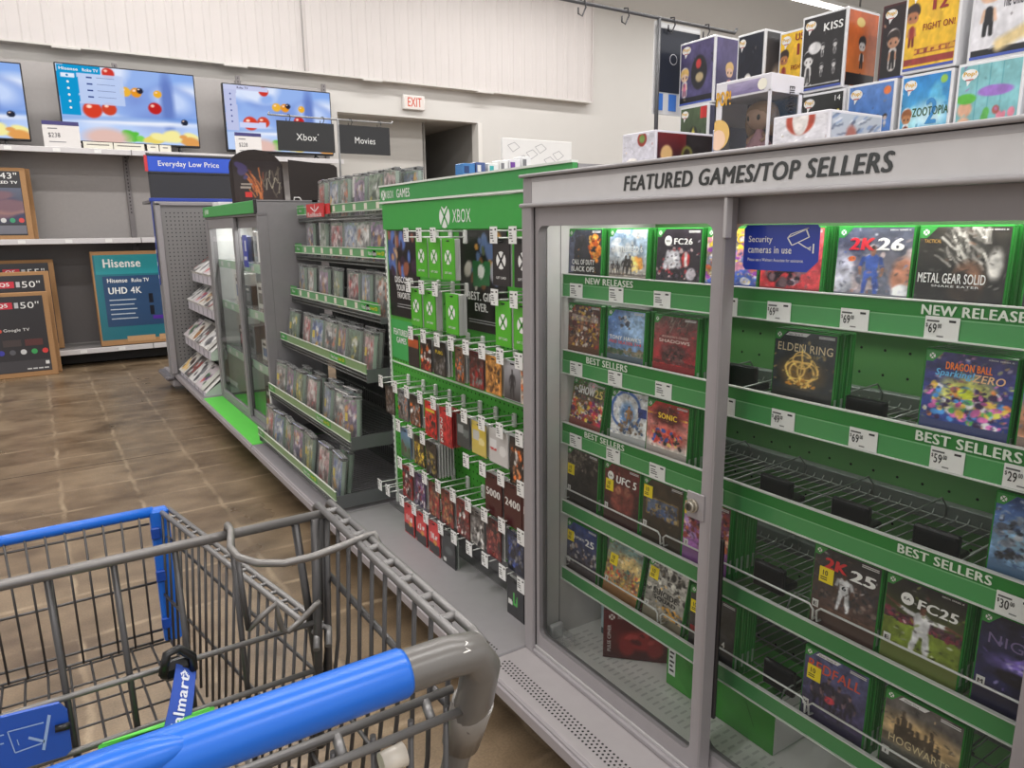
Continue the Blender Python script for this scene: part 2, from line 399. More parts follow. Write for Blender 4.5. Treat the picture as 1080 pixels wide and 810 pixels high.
def cv_stealth():
    a = A((50, 46, 40), (26, 25, 24)).noise(8, .5).streaks(8, 80, [(210, 206, 198), (150, 146, 140), (110, 106, 100), (60, 58, 54)], .32, .85, .42, .95, .32, .014, 2.2)
    a.e(.6, .27, .17, .24, (150, 108, 84), .6).e(.52, .28, .12, .1, (44, 36, 32), .5).e(.58, .1, .2, .12, (50, 40, 34), .5).e(.88, .5, .08, .2, (220, 216, 210), .6)
    return a, [('METAL GEAR SOLID', .03, .8, .22, .36, WHITE, .02), ('TACTICAL', .06, .26, .78, .83, (190, 150, 80), .02), ('SNAKE EATER', .2, .74, .165, .195, WHITE, .0), ('XBOX SERIES X', .7, .97, .955, .975, WHITE, .01)]
def cv_dark(): return A((40, 40, 44), (28, 30, 34)).noise(9, .6), []
def cv_collage():
    a = A((80, 60, 56), (110, 76, 60)).blobs(10, 70, [(150, 60, 50), (190, 150, 60), (210, 200, 190), (50, 46, 60), (160, 110, 80), (90, 40, 46)], 0, 1, 0, 1, .03, .08)
    a.r(.1, .95, .62, .76, (200, 196, 190), .55)
    return a, []
def cv_skate():
    a = A((74, 108, 168), (110, 140, 180)).e(.9, .75, .5, .5, (150, 180, 214), .8).blobs(11, 9, [(60, 66, 80), (110, 100, 100), (190, 190, 196)], .3, .62, .6, .88, .03, .1)
    a.r(0, 1, 0, .12, (110, 110, 96)).blobs(12, 14, [(70, 96, 66), (130, 120, 100)], 0, 1, .02, .14, .05, .1)
    return a, [("TONY HAWK'S", .06, .94, .34, .43, WHITE, .03), ('PRO SKATER 3+4', .06, .94, .25, .32, (220, 90, 80), .03)]
def cv_shadow():
    a = A((92, 76, 72), (176, 42, 50)).streaks(13, 20, [(140, 126, 118), (70, 56, 54)], .3, .8, .6, .95, .5, .012, 1.1).e(.5, .26, .3, .16, (60, 36, 40), .6).blobs(13, 16, [(40, 30, 34), (96, 60, 60)], .25, .75, .08, .36, .04, .1).r(0, 1, 0, .08, (60, 24, 30), .6)
    return a, [("ASSASSIN'S CREED", .2, .82, .56, .61, (220, 190, 180), .0), ('SHADOWS', .14, .86, .46, .53, (236, 214, 206), .01)]
def cv_rings():
    a = A((50, 54, 58), (48, 54, 58)).noise(14, .3).e(.48, .3, .32, .26, (120, 92, 50), .9)
    g = (236, 196, 110)
    for x, y, r in ((.48, .52, .15), (.38, .34, .16), (.58, .34, .16), (.48, .3, .2), (.48, .36, .26)): a.ring(x, y, r, .014, g, 1.1, .9)
    a.l(.48, .78, .48, .14, .012, g).blobs(14, 16, [(240, 200, 110), (200, 140, 60)], .25, .72, .06, .2, .02, .05)
    return a, [('ELDEN RING', .06, .96, .66, .8, (214, 196, 160), .0), ('Xbox Series X', .22, .46, .94, .975, (70, 70, 70), .0)]
def cv_fight():
    a = A((58, 52, 104), (50, 74, 150)).e(.5, .42, .3, .26, (230, 230, 120), .7)
    a.blobs(15, 60, [(230, 120, 190), (80, 150, 220), (240, 200, 90), (60, 40, 80), (190, 90, 160), (240, 235, 240), (90, 180, 90), (230, 140, 80)], .05, .95, .02, .52, .03, .085)
    a.e(.5, .45, .11, .09, (210, 220, 60), .3)
    return a, [('DRAGON BALL', .24, .76, .76, .87, (244, 130, 44), .04), ('Sparking!', .12, .56, .63, .76, (110, 190, 240), .03, .2), ('ZERO', .55, .9, .63, .74, (240, 196, 150), .02, .2), ('XBOX SERIES X', .7, .97, .955, .975, WHITE, .01)]
def cv_beach(): return A((70, 100, 150), (150, 180, 200)).e(.3, .2, .4, .4, (206, 150, 120), .4).noise(16, .3), []
def cv_ball():
    a = A((66, 120, 60), (180, 70, 60)).blobs(17, 60, [(220, 90, 60), (236, 200, 80), (60, 60, 70), (200, 60, 90), (230, 220, 210), (120, 60, 110)], 0, 1, 0, .58, .04, .1).blobs(18, 20, [(110, 96, 90), (70, 66, 64)], 0, 1, .55, .75, .05, .1).e(.6, .9, .16, .14, (190, 180, 180), .4)
    return a, [('the', .04, .16, .7, .8, WHITE, .03), ('SHOW', .18, .7, .66, .86, WHITE, .06), ('25', .7, .95, .66, .86, (220, 200, 120), .04)]
def cv_circle():
    a = A((214, 216, 220), (222, 222, 222)).ring(.42, .58, .4, .03, (60, 100, 170), .95).e(.45, .5, .2, .26, (90, 130, 180), .6).man(.5, .2, .5, (150, 110, 70), (120, 90, 60), (190, 140, 100)).blobs(19, 16, [(120, 96, 76), (160, 150, 140), (70, 90, 120)], .25, .9, .08, .36, .03, .09)
    a.r(.76, 1, .48, .68, (36, 54, 120))
    return a, []
def cv_twins():
    a = A((168, 40, 36), (226, 216, 210)).r(0, 1, .7, .74, (220, 160, 60)).e(.5, .72, .36, .2, (90, 30, 30), .5).e(.5, .3, .45, .2, (214, 96, 80), .7).blobs(20, 24, [(60, 80, 160), (40, 40, 46), (190, 60, 50), (240, 200, 120)], .18, .85, .1, .4, .03, .085)
    return a, [('SONIC', .28, .74, .66, .78, (246, 206, 60), .05)]
def cv_robots():
    a = A((60, 84, 140), (110, 150, 196)).e(.5, .35, .5, .3, (150, 190, 220), .8).blobs(21, 60, [(70, 76, 90), (130, 140, 156), (40, 44, 54), (190, 196, 206)], .05, .95, .1, .7, .03, .08)
    return a, []
def cv_bones():
    a = A((70, 62, 56), (40, 36, 34)).noise(22, .8).blobs(22, 26, [(120, 110, 100), (90, 82, 74)], 0, 1, .55, 1, .03, .08)
    return a, []
def cv_cage():
    a = A((96, 28, 30), (50, 22, 24)).e(.42, .3, .2, .3, (140, 70, 60), .5).e(.66, .32, .2, .3, (120, 56, 50), .5).e(.42, .5, .09, .11, (160, 100, 80), .3).e(.66, .52, .09, .11, (140, 84, 68), .3).noise(23, .3)
    return a, [('UFC 5', .34, .92, .64, .8, WHITE, .05, .1), ('EA', .13, .23, .72, .77, (60, 20, 22), .03)], (.18, .745, .09)
def cv_painting():
    a = A((58, 46, 32), (48, 40, 30)).r(.08, .92, .3, .66, (120, 100, 60)).r(.12, .88, .33, .63, (84, 96, 120)).blobs(24, 30, [(60, 60, 66), (150, 130, 90), (60, 80, 120)], .14, .86, .3, .56, .03, .07).noise(24, .25)
    return a, []
def cv_heroes():
    a = A((90, 40, 44), (170, 110, 190)).blobs(25, 50, [(200, 110, 60), (60, 30, 40), (230, 190, 160), (150, 60, 60), (190, 150, 210)], 0, 1, .2, .85, .04, .1).noise(25, .3)
    return a, []
def cv_hoop2():
    a = A((38, 38, 42), (92, 70, 64)).blobs(26, 40, [(60, 58, 62), (46, 44, 48), (110, 96, 90)], 0, 1, .2, .6, .02, .06).man(.5, .08, .66, (206, 206, 210), (210, 210, 214), (80, 56, 46), 0, .17).r(0, 1, 0, .1, (120, 90, 76), .6)
    return a, [('2K', .16, .52, .7, .87, (206, 46, 52), .05, .1), ('25', .56, .94, .66, .83, WHITE, .05, .1), ('6', .46, .53, .46, .53, (40, 40, 44), .03)]
def cv_arms():
    a = A((34, 32, 36), (104, 120, 44)).r(0, 1, 0, .38, (112, 130, 48)).r(0, 1, .38, .5, (70, 40, 50)).blobs(27, 40, [(120, 50, 66), (50, 40, 50), (90, 60, 70)], 0, 1, .38, .52, .02, .05).noise(27, .2)
    a.man(.5, -.1, .84, (226, 226, 230), (226, 226, 230), (110, 74, 60), 1, .12)
    return a, [('FC25', .42, .92, .66, .8, WHITE, .04, .1), ('EA', .24, .33, .72, .76, (40, 34, 42), .03), ('XBOX SERIES X', .7, .97, .955, .975, WHITE, .01)], (.285, .74, .085)
def cv_violet():
    a = A((38, 38, 62), (40, 40, 78)).noise(28, .5).e(.6, .42, .42, .12, (126, 110, 190), .8).streaks(28, 26, [(190, 180, 230), (130, 110, 200)], .3, .8, .38, .5, .4, .016, .5).e(.5, .26, .3, .09, (24, 22, 36), .4)
    return a, [('NIGHT', .1, .8, .62, .76, (120, 108, 150), .0)]
def cv_squad():
    a = A((84, 90, 130), (56, 50, 84)).noise(29, .3).blobs(29, 9, [(50, 46, 60), (36, 34, 46)], .2, .8, .3, .5, .06, .12)
    for x, h in ((.25, .5), (.42, .56), (.6, .5), (.75, .44)): a.man(x, .1, h, (50, 46, 64), (40, 36, 50), (120, 96, 100))
    a.e(.45, .3, .1, .06, (190, 60, 70), .3)
    return a, [('REDFALL', .06, .9, .68, .84, (206, 84, 60), .02, .08), ('Xbox Series X', .22, .5, .94, .975, (70, 70, 70), .0)]
def cv_castle():
    a = A((98, 92, 90), (70, 74, 70)).e(.5, .5, .6, .22, (204, 172, 124), .9).noise(30, .3)
    for x, h, w in ((.2, .55, .05), (.28, .7, .04), (.36, .58, .05), (.45, .5, .06), (.55, .52, .04), (.63, .6, .03), (.72, .46, .05)): a.r(x-w, x+w, .3, h, (74, 64, 52)).l(x, h-.02, x, h+.08, .02, (74, 64, 52))
    a.r(0, 1, .24, .36, (110, 100, 84), .8)
    return a, [('HOGWARTS', .1, .9, .26, .38, (206, 190, 150), .0), ('Xbox One', .24, .44, .94, .975, (70, 70, 70), .0)]
def cv_grid25():
    a = A((44, 64, 120), (90, 80, 84)).blobs(31, 30, [(70, 66, 74), (150, 130, 120), (50, 48, 60), (190, 184, 184)], 0, 1, .05, .5, .04, .09)
    return a, [('25', .62, .92, .6, .76, WHITE, .04), ('SPORTS', .3, .6, .66, .72, WHITE, .03), ('EA', .14, .24, .66, .71, (44, 64, 120), .03)], (.19, .685, .085)
def cv_desert():
    a = A((110, 150, 150), (190, 130, 76)).e(.6, .6, .4, .16, (206, 180, 120), .7).blobs(32, 40, [(200, 80, 60), (230, 190, 90), (80, 120, 110), (120, 80, 60)], 0, 1, .05, .5, .03, .08).r(.12, .46, .58, .64, (230, 220, 200), .6)
    return a, []
def cv_ink():
    a = A((176, 174, 168), (150, 146, 138)).blobs(33, 46, [(50, 50, 50), (210, 208, 200), (90, 88, 84)], 0, 1, .4, 1, .03, .09).blobs(34, 14, [(60, 60, 60), (220, 160, 60)], .5, 1, 0, .2, .04, .08)
    return a, [('SUICIDE', .2, .82, .36, .48, (40, 40, 40), .05), ('SQUAD', .24, .8, .24, .34, (40, 40, 40), .05)]
def cv_smoke():
    a = A((62, 62, 62), (48, 48, 50)).noise(35, .5)
    return a, [('RESIDENT', .04, .4, .14, .24, (190, 40, 40), .03), ('EVIL 4', .44, .82, .14, .26, WHITE, .03)]

W_, H_ = .129, .164
CASE_MESH = {}
def case_shell(mb):
    g, g2, e = (44, 128, 50), (78, 168, 84), (150, 190, 150)
    mb.box(-W_/2, W_/2, 0, .0148, 0, H_, g, 'case', .0016)
    mb.box(-W_/2-.0003, W_/2+.0003, .0068, .0078, .006, H_-.003, g2, 'case')
    mb.box(W_/2-.001, W_/2+.0006, .004, .010, .02, .05, (140, 166, 142), 'gloss')
def back_case(name='game_case'):
    if 'b' not in CASE_MESH:
        mb = MB(); case_shell(mb); o = mb.build('game_case'); CASE_MESH['b'] = o.data; return o
    o = bpy.data.objects.new('game_case', CASE_MESH['b']); COL.objects.link(o); return o
def make_case(fn, desc, where, yl, X, z, n=2, group='video games behind the glass', sticker=None, rating='T', tilt=0.0, lean=0.03, banner=True, vis=.34, busy=70):
    """a front case with its cover whose left edge is at Y = yl, and the cases stacked behind it"""
    res = fn(); art, texts = res[0], res[1]; disc = res[2] if len(res) > 2 else None
    r = thing('game_case', desc + ', ' + where, 'video game', (X, yl-W_/2, z), RZ, group)
    r.rotation_euler = (-lean, tilt, RZ)
    mb = MB(); case_shell(mb)
    if 's' not in CASE_MESH: CASE_MESH['s'] = mb.build('case_shell', r).data
    else:
        o = bpy.data.objects.new('case_shell', CASE_MESH['s']); COL.objects.link(o); o.parent = r
    x0, x1, z0, z1 = -W_/2+.003, W_/2-.002, .003, H_-.003
    m = MB(); w, h = x1-x0, z1-z0
    m.quad((x0, 0, z0), (x1, 0, z0), (x1, -.0005, z1), (x0, -.0005, z1), (60, 60, 60))
    low = z0+vis*h
    X_ = lambda u: x0+u*w
    Z_ = lambda q: low+q*h*(1-vis)
    art.detail(.2, 11, busy)
    m.art(art.i, x0, x1, low, z1, -.0006)
    c0 = tuple(float(q)*255 for q in art.i[0].mean(0)*.8); m.quad((x0, -.0006, z0), (x1, -.0006, z0), (x1, -.0006, low), (x0, -.0006, low), c0, 'gloss')
    if banner:
        m.poly([(x0, -.0009, z1), (x0, -.0009, z1-.016), (X_(.08), -.0009, z1-.016), (X_(.2), -.0009, z1)], (52, 140, 60), 'gloss')
        m.orb(X_(.07), z1-.0075, .0044, -.0011, WHITE, (52, 140, 60))
        for k in range(2): m.quad((X_(.72), -.0009, Z_(.955-.025*k)), (X_(.97), -.0009, Z_(.955-.025*k)), (X_(.97), -.0009, Z_(.97-.025*k)), (X_(.72), -.0009, Z_(.97-.025*k)), (206, 206, 206), 'gloss') if not any(t[0].startswith('XBOX') for t in texts) else None
    if disc: m.disc(X_(disc[0]), Z_(disc[1]), disc[2]*w, -.0010, WHITE)
    for t in texts:
        m.text(t[0], X_(t[1]), X_(t[2]), Z_(t[3]), Z_(t[4]), -.0013, t[5], t[6], t[7] if len(t) > 7 else 0)
    if any(t[0].startswith('Xbox ') for t in texts):
        m.poly([(X_(.17), -.0010, Z_(.93)), (X_(.52), -.0010, Z_(.93)), (X_(.58), -.0010, Z_(.99)), (X_(.23), -.0010, Z_(.99))], (226, 226, 226), 'gloss')
    if rating:
        m.quad((X_(.03), -.0010, Z_(.02)), (X_(.13), -.0010, Z_(.02)), (X_(.13), -.0010, Z_(.14)), (X_(.03), -.0010, Z_(.14)), (216, 216, 214), 'gloss')
        m.text(rating, X_(.05), X_(.11), Z_(.045), Z_(.105), -.0012, (30, 30, 30), .03)
    c = m.build('cover', r)
    if sticker:
        u, q = sticker; s = MB()
        s.box(X_(u), X_(u)+.028, -.0019, -.0014, Z_(q), Z_(q)+.029, (238, 214, 30), 'gloss')
        for k in range(2): s.quad((X_(u)+.003, -.002, Z_(q)+.005+k*.004), (X_(u)+.016, -.002, Z_(q)+.005+k*.004), (X_(u)+.016, -.002, Z_(q)+.007+k*.004), (X_(u)+.003, -.002, Z_(q)+.007+k*.004), (40, 40, 30))
        s.text('10', X_(u)+.007, X_(u)+.017, Z_(q)+.014, Z_(q)+.024, -.0021, (40, 40, 30), .03)
        s.build('price_sticker', c, label='yellow price sticker')
    for k in range(n):
        o = back_case()
        o.location = (X+.0165*(k+1)+.004, yl-W_/2+random.uniform(-.002, .001), z); o.rotation_euler = (-lean*.6, 0, RZ)
        tag(o, 'plain green case, %s one stacked behind the %s' % (ORD[k], desc), 'video game', group)
    return r
# ------------------------------------------------------------------ room
def struct(mb, name): return mb.build(name, kind='structure')
YW = 8.95
mb = MB(); mb.box(-9, 20, -6, 12, -.05, 0, (140, 120, 98), 'floor')
for a, b, yy_ in ((-6, -1.2, 4.62), (-1.2, .62, 4.66)): mb.quad((a, yy_, .0006), (b, yy_+.03, .0006), (b, yy_+.036, .0006), (a, yy_+.012, .0006), (70, 60, 50))
struct(mb, 'floor')
mb = MB(); mb.box(-9, 20, -6, 12, 6.2, 6.3, (196, 194, 190), 'wall'); struct(mb, 'ceiling')
wc = (208, 205, 201)
OX0, OX1, OZ = 3.31, 5.34, 2.72
mb = MB()
mb.box(-9, OX0, YW, YW+.15, 0, 6.2, wc, 'wall'); mb.box(OX1, 20, YW, YW+.15, 0, 6.2, wc, 'wall'); mb.box(OX0, OX1, YW, YW+.15, OZ, 6.2, wc, 'wall')
mb.box(OX1-.06, OX1, YW-.02, YW+.15, 0, OZ, (222, 219, 214), 'wall')
struct(mb, 'wall_back')
mb = MB()
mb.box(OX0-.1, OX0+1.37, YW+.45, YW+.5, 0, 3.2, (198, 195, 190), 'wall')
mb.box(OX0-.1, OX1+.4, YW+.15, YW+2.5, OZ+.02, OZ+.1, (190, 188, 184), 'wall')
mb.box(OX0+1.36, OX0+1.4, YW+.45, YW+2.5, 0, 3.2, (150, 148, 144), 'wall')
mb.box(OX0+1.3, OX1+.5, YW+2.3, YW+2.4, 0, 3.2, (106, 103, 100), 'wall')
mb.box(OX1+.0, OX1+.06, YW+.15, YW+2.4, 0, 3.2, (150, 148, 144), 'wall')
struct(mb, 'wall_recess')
mb = MB()                                    # low doorway fittings seen inside the recess
mb.box(4.72, 5.3, YW+1.2, YW+1.25, 0, 1.75, (46, 46, 50), 'satin', .01); mb.box(4.78, 5.0, YW+1.19, YW+1.2, 1.2, 1.6, (70, 70, 76), 'satin')
o = mb.build('dark_cabinet'); tag(o, 'dark low cabinet inside the recessed doorway below the exit sign', 'cabinet')
# corrugated white metal upper wall
PX0, PX1, PZ0, PZ1 = -9, 7.16, 3.12, 6.19
mb = MB(); pts = []; x = PX0
pw = (206, 200, 198)
while x < PX1-.1:
    pts += [(x, 0), (x+.1, 0), (x+.115, -.01), (x+.17, -.01)]; x += .185
pts = [p for p in pts if p[0] < PX1] + [(PX1, 0)]
for (a, d), (b, e) in zip(pts, pts[1:]): mb.quad((a, YW-.12+d, PZ0), (b, YW-.12+e, PZ0), (b, YW-.12+e, PZ1), (a, YW-.12+d, PZ1), pw, 'wall')
mb.box(PX1-.01, PX1+.01, YW-.145, YW, PZ0, PZ1, pw, 'wall'); mb.box(PX0, PX1, YW-.14, YW, PZ0-.02, PZ0, (206, 202, 198), 'wall')
mb.box(2.9, 2.91, YW-.148, YW-.1, PZ0, PZ1, (170, 166, 164), 'wall')
struct(mb, 'wall_upper')
mb = MB()
for q in range(8): mb.box(-6+q*1.6, -5.75+q*1.6, YW-.17, YW-.12, PZ0-.045, PZ0-.02, (196, 192, 188), 'satin', .006)
struct(mb, 'trim_1')
# strip lights
for i, (x, y, wh_) in enumerate([(-2.5, 7.4, 'the far left corner of the television wall'), (1.5, 7.4, 'the middle of the television wall'), (5.5, 7.4, 'the recessed doorway'), (10.0, 7.4, 'the back right corner at the top of the photo'), (-1.2, 4.2, 'the left aisle'), (2.6, 4.2, 'the far glass cabinet'), (6.4, 4.2, 'the floor behind the fixtures'), (-1.2, .4, 'the floor left of the cart'), (2.6, .4, 'the cart and locked cabinet'), (6.4, .4, 'the floor right of the cabinet'), (-1, -3.2, 'the rear floor behind the camera'), (3, -3.2, 'the rear right floor')]):
    z = 4.55 if y > 7 else 4.9
    t = thing('strip_light', 'long fluorescent strip light over ' + wh_, 'ceiling light', (x, y, z), 0, 'strip lights under the ceiling')
    m = MB(); m.box(-1.75, 1.75, -.07, .07, .03, .09, (226, 226, 224), 'satin', .01); m.box(-1.4, -1.38, -.01, .01, .09, 6.2-z, (120, 120, 120)); m.box(1.38, 1.4, -.01, .01, .09, 6.2-z, (120, 120, 120)); m.build('housing', t)
    m = MB(); m.tube([(-1.7, 0, 0), (1.7, 0, 0)], .025, (255, 250, 244), 'lamp'); m.build('lamp_tube', t)
    ld = bpy.data.lights.new('strip_lamp', 'AREA'); ld.shape = 'RECTANGLE'; ld.size = 3.4; ld.size_y = .2; ld.energy = 60 if y > 7 else 86; ld.color = (1.0, .98, .96)
    lo = bpy.data.objects.new('strip_lamp', ld); COL.objects.link(lo); lo.location = (x, y, z-.06)

# ------------------------------------------------------------------ the locked glass cabinet
CG, CG2, STRIP = (151, 146, 148), (178, 174, 175), (34, 124, 44)
Y0, Y1 = .287, 1.506                         # near and far ends of the section
XF, XB = 1.02, 1.42
cab = thing('display_cabinet', 'gray locked glass display cabinet with sliding doors along the aisle', 'cabinet', (XF, (Y0+Y1)/2, 0))
def part(name, mb, parent=None, label=None): return mb.build(name, parent or cab, world=True, label=label)
def fY(X):                                   # picture frame on a plane facing the aisle: u runs along -Y
    return lambda u, w, k=0: (X-.0006-.0003*k, u, w)
def ytext(mb, t, ya, yb, z0, z1, X, col, bold=.03, shear=0):
    v, f, asp = glyphs(t, bold)
    if yb is None: yb = ya-(z1-z0)*asp
    i = mb.add([(X-.00018*q, ya+(yb-ya)*u - shear*(z1-z0)*w, z0+(z1-z0)*w) for u, w, q in v])
    for q in f: mb.face(tuple(i+k for k in q), col, 'gloss')
# deck with its row of punched holes
def deck(parent, ya, yb, col, xb=1.41):
    m = MB(); m.box(.872, xb, ya+.001, yb-.001, .165, .181, col, 'satin', .004)
    m.box(.868, .886, ya+.001, yb-.001, .136, .179, (150, 144, 147), 'satin', .004)
    m.box(.862, .87, ya+.001, yb-.001, .139, .17, (156, 150, 153), 'satin', .002)
    k = part('deck', m, parent)
    m = MB(); m.box(1.1, 1.12, ya+.02, yb-.02, 0, .165, (46, 43, 42)); m.box(1.0, 1.05, yb-.04, yb-.005, 0, .165, (70, 68, 70)); m.box(1.3, 1.35, ya+.02, yb-.02, 0, .165, (46, 43, 42))
    part('kick_plate', m, parent)
    return k
d = deck(cab, Y0, Y1, (164, 158, 159))
m = MB()
y = Y1-.03
i = 0
while y > Y0+.02:
    for j in range(4):
        yy = y-(.0064 if j % 2 else 0); xx = .903+j*.0105
        m.poly([(xx+.0032*math.cos(a*math.pi/4), yy+.0032*math.sin(a*math.pi/4), .1814) for a in range(8)], (26, 24, 24))
    y -= .0128
m.build('punched_holes', d, world=True)
m = MB(); m.box(.8605, .8615, Y1-.075, Y1-.02, .134, .17, WHITE, 'gloss')
for k in range(3): m.quad((.8603, Y1-.03, .162-.008*k), (.8603, Y1-.055, .162-.008*k), (.8603, Y1-.055, .158-.008*k), (.8603, Y1-.03, .158-.008*k), (60, 60, 60))
m.build('price_tag', d, world=True)
# carcass
m = MB()
m.box(XF-.01, 1.5, Y1-.03, Y1, .181, 1.36, CG, 'satin', .003); part('side_panel', m)
m = MB(); m.box(1.06, 1.42, Y1-.0345, Y1-.0305, .2, 1.36, (208, 206, 204), 'satin'); m.box(1.1, 1.102, Y1-.0355, Y1-.0346, .2, 1.36, (120, 118, 118)); part('side_lining', m)
m = MB(); m.box(XF-.01, 1.5, Y0, Y0+.03, .181, 1.36, CG, 'satin', .003); part('side_panel', m)
m = MB(); m.box(XB, XB+.03, Y0+.03, Y1-.03, .181, 1.40, (88, 144, 80), 'satin')
zz = .3
while zz < 1.3:
    yy = Y0+.06
    while yy < Y1-.05:
        m.poly([(XB-.0006, yy+.003*math.cos(a*math.pi/4), zz+.003*math.sin(a*math.pi/4)) for a in range(8)], (8, 26, 10)); yy += .0508
    zz += .0508
part('back_panel', m)
m = MB(); m.box(XF+.01, XB, Y0+.03, Y1-.03, .185, .205, (226, 224, 221), 'satin')
for k in range(3):
    yy = Y0+.05
    while yy < Y1-.05: m.quad((1.10+.03*k, yy, .2056), (1.12+.03*k, yy, .2056), (1.12+.03*k, yy+.006, .2056), (1.10+.03*k, yy+.006, .2056), (200, 198, 196)); yy += .02
part('floor_tray', m)
# header
ZT = H+.127
m = MB()
m.box(1.008, 1.5, Y0, Y1, H+.052, H+.058, CG, 'satin')
m.box(1.022, 1.034, Y0, Y1-.002, H+.055, H+.12, CG, 'satin', .002)
m.box(1.03, 1.9, Y0-.01, Y1, H+.118, H+.125, CG2, 'satin'); m.box(1.03, 1.9, Y1-.012, Y1, H+.052, H+.12, CG, 'satin')
hd = part('header', m)
m = MB(); m.box(1.012, 1.021, Y0, Y1-.038, H+.058, H+.117, (204, 202, 203), 'satin', .001); m.box(1.0115, 1.012, Y0, Y1-.039, H+.107, H+.1168, (172, 169, 171), 'satin')
ytext(m, 'FEATURED GAMES/TOP SELLERS', onX(658, 190, 1.012)[1], onX(941, 180, 1.012)[1], H+.0715, H+.1005, 1.0112, (56, 58, 58), .04, .14)
m.build('sign_strip', hd, world=True)
m = MB(); m.tube([(1.008, Y0, H+.054), (1.008, Y1+.004, H+.054)], .005, (166, 162, 164), 'satin', 10); m.tube([(1.006, Y0, H+.1225), (1.006, Y1+.004, H+.1225)], .0042, (160, 156, 158), 'satin', 10)
m.box(1.006, 1.04, Y0, Y1+.004, H+.119, H+.1265, (160, 156, 158), 'satin', .002); m.box(1.012, 1.03, Y1-.037, Y1-.001, H+.057, H+.118, CG, 'satin', .001)
m.build('header_rail', hd, world=True)
# light tube and area light added under the header to brighten the top row
m = MB(); m.box(1.09, 1.13, Y0+.05, Y1-.05, H+.04, H+.05, (200, 200, 200)); m.tube([(1.11, Y0+.06, H+.034), (1.11, Y1-.06, H+.034)], .006, (255, 250, 240), 'fill_glow'); part('added_cabinet_light', m)
ld = bpy.data.lights.new('added_cabinet_fill', 'AREA'); ld.shape = 'RECTANGLE'; ld.size = .03; ld.size_y = 1.05; ld.energy = 1.4; ld.color = (1, .98, .95)
lo = bpy.data.objects.new('added_cabinet_fill', ld); COL.objects.link(lo); lo.location = (1.11, (Y0+Y1)/2, H+.026)
ld = bpy.data.lights.new('added_cabinet_fill', 'AREA'); ld.shape = 'RECTANGLE'; ld.size = .03; ld.size_y = 1.05; ld.energy = 2.2; ld.color = (1, .98, .95)  # second light, added behind the cases to brighten the green back panel
lo = bpy.data.objects.new('added_cabinet_fill', ld); COL.objects.link(lo); lo.location = (1.31, (Y0+Y1)/2, H+.026)
m = MB(); m.box(1.29, 1.33, Y0+.05, Y1-.05, H+.04, H+.05, (200, 200, 200)); m.tube([(1.31, Y0+.06, H+.034), (1.31, Y1-.06, H+.034)], .006, (255, 250, 240), 'fill_glow'); part('added_cabinet_light', m)  # glowing tube added to go with the rear fill light
m = MB(); m.box(1.06, XB, Y0+.03, Y1-.03, H+.053, H+.057, (190, 190, 190), 'satin'); part('roof_panel', m)
# front frame and sliding doors
def rrect(y0, y1, z0, z1, r, n=6):
    """inner loop with rounded corners (u along -Y is handled by the caller) and its matching outer loop"""
    pts = []
    for cx, cz, a0 in ((y1-r, z1-r, 0), (y0+r, z1-r, 90), (y0+r, z0+r, 180), (y1-r, z0+r, 270)):
        for k in range(n+1):
            a = math.radians(a0+90*k/n); pts.append((cx+r*math.cos(a), cz+r*math.sin(a)))
    return pts
def outer_of(inner, y0, y1, z0, z1, n=6):
    out = []; cy = []; q = n+1
    for i in range(len(inner)):
        c, k = divmod(i, q); t = k/n
        ax, az = inner[i]
        corner = [(y1, z1), (y0, z1), (y0, z0), (y1, z0)][c]
        if c == 0: p = (y1, az) if t < .5 else (ax, z1)
        elif c == 1: p = (ax, z1) if t < .5 else (y0, az)
        elif c == 2: p = (y0, az) if t < .5 else (ax, z0)
        else: p = (ax, z0) if t < .5 else (y1, az)
        if abs(t-.5) < 1e-6: p = corner
        out.append(p)
    return out
def door(X, ya, yb, za, zb, ga, gb, gza, gzb, name='sliding_door', label=None):
    m = MB(); inner = rrect(ga, gb, gza, gzb, .02); outer = outer_of(inner, ya, yb, za, zb); n = len(inner)
    X1 = X+.022
    i = m.add([(X, a, b) for a, b in outer]+[(X, a, b) for a, b in inner]+[(X1, a, b) for a, b in outer]+[(X1, a, b) for a, b in inner])
    for k in range(n):
        l = (k+1) % n
        m.face((i+k, i+n+k, i+n+l, i+l), CG, 'satin'); m.face((i+2*n+k, i+2*n+l, i+3*n+l, i+3*n+k), CG, 'satin')
        m.face((i+n+k, i+3*n+k, i+3*n+l, i+n+l), (120, 116, 118), 'satin'); m.face((i+k, i+l, i+2*n+l, i+2*n+k), CG, 'satin')
    ob = part(name, m, label=label)
    g = MB(); pts = rrect(ga-.003, gb+.003, gza-.003, gzb+.003, .02); g.poly([(X+.012, a, b) for a, b in reversed(pts)], (230, 236, 232), 'glass'); g.build('glass_pane', ob, world=True)
    return ob
m = MB()
m.box(XF-.012, XF+.03, Y1-.038, Y1+.001, .181, H+.054, CG, 'satin', .003)
m.box(XF-.012, XF+.07, Y0, Y1-.038, .181, .196, CG, 'satin', .003); m.box(XF-.004, XF+.0, Y0, Y1-.038, .196, .204, CG2, 'satin', .001)
m.box(XF-.012, XF+.07, Y0-.001, Y0+.036, .181, H+.054, CG, 'satin', .003); m.box(XF+.024, XF+.028, Y0, Y1-.03, .196, .2, (60, 58, 60))
part('door_frame', m)
m = MB(); m.box(XF-.002, XF+.003, Y1-.0405, Y1-.0375, .2, H+.05, (24, 22, 24)); part('door_gasket', m)
dl = door(XF, .884, Y1-.041, .199, H+.05, .911, 1.452, .24, H+.006)
m = MB()                                     # turned-up edge of the left door and its lock
m.box(XF-.006, XF+.024, .878, .884, .199, H+.05, (138, 133, 135), 'satin', .001); m.box(XF-.014, XF+.004, .872, .879, H-.02, H+.05, CG2, 'satin', .002)
m.build('door_edge', dl, world=True)
ya, yb = .99, .90
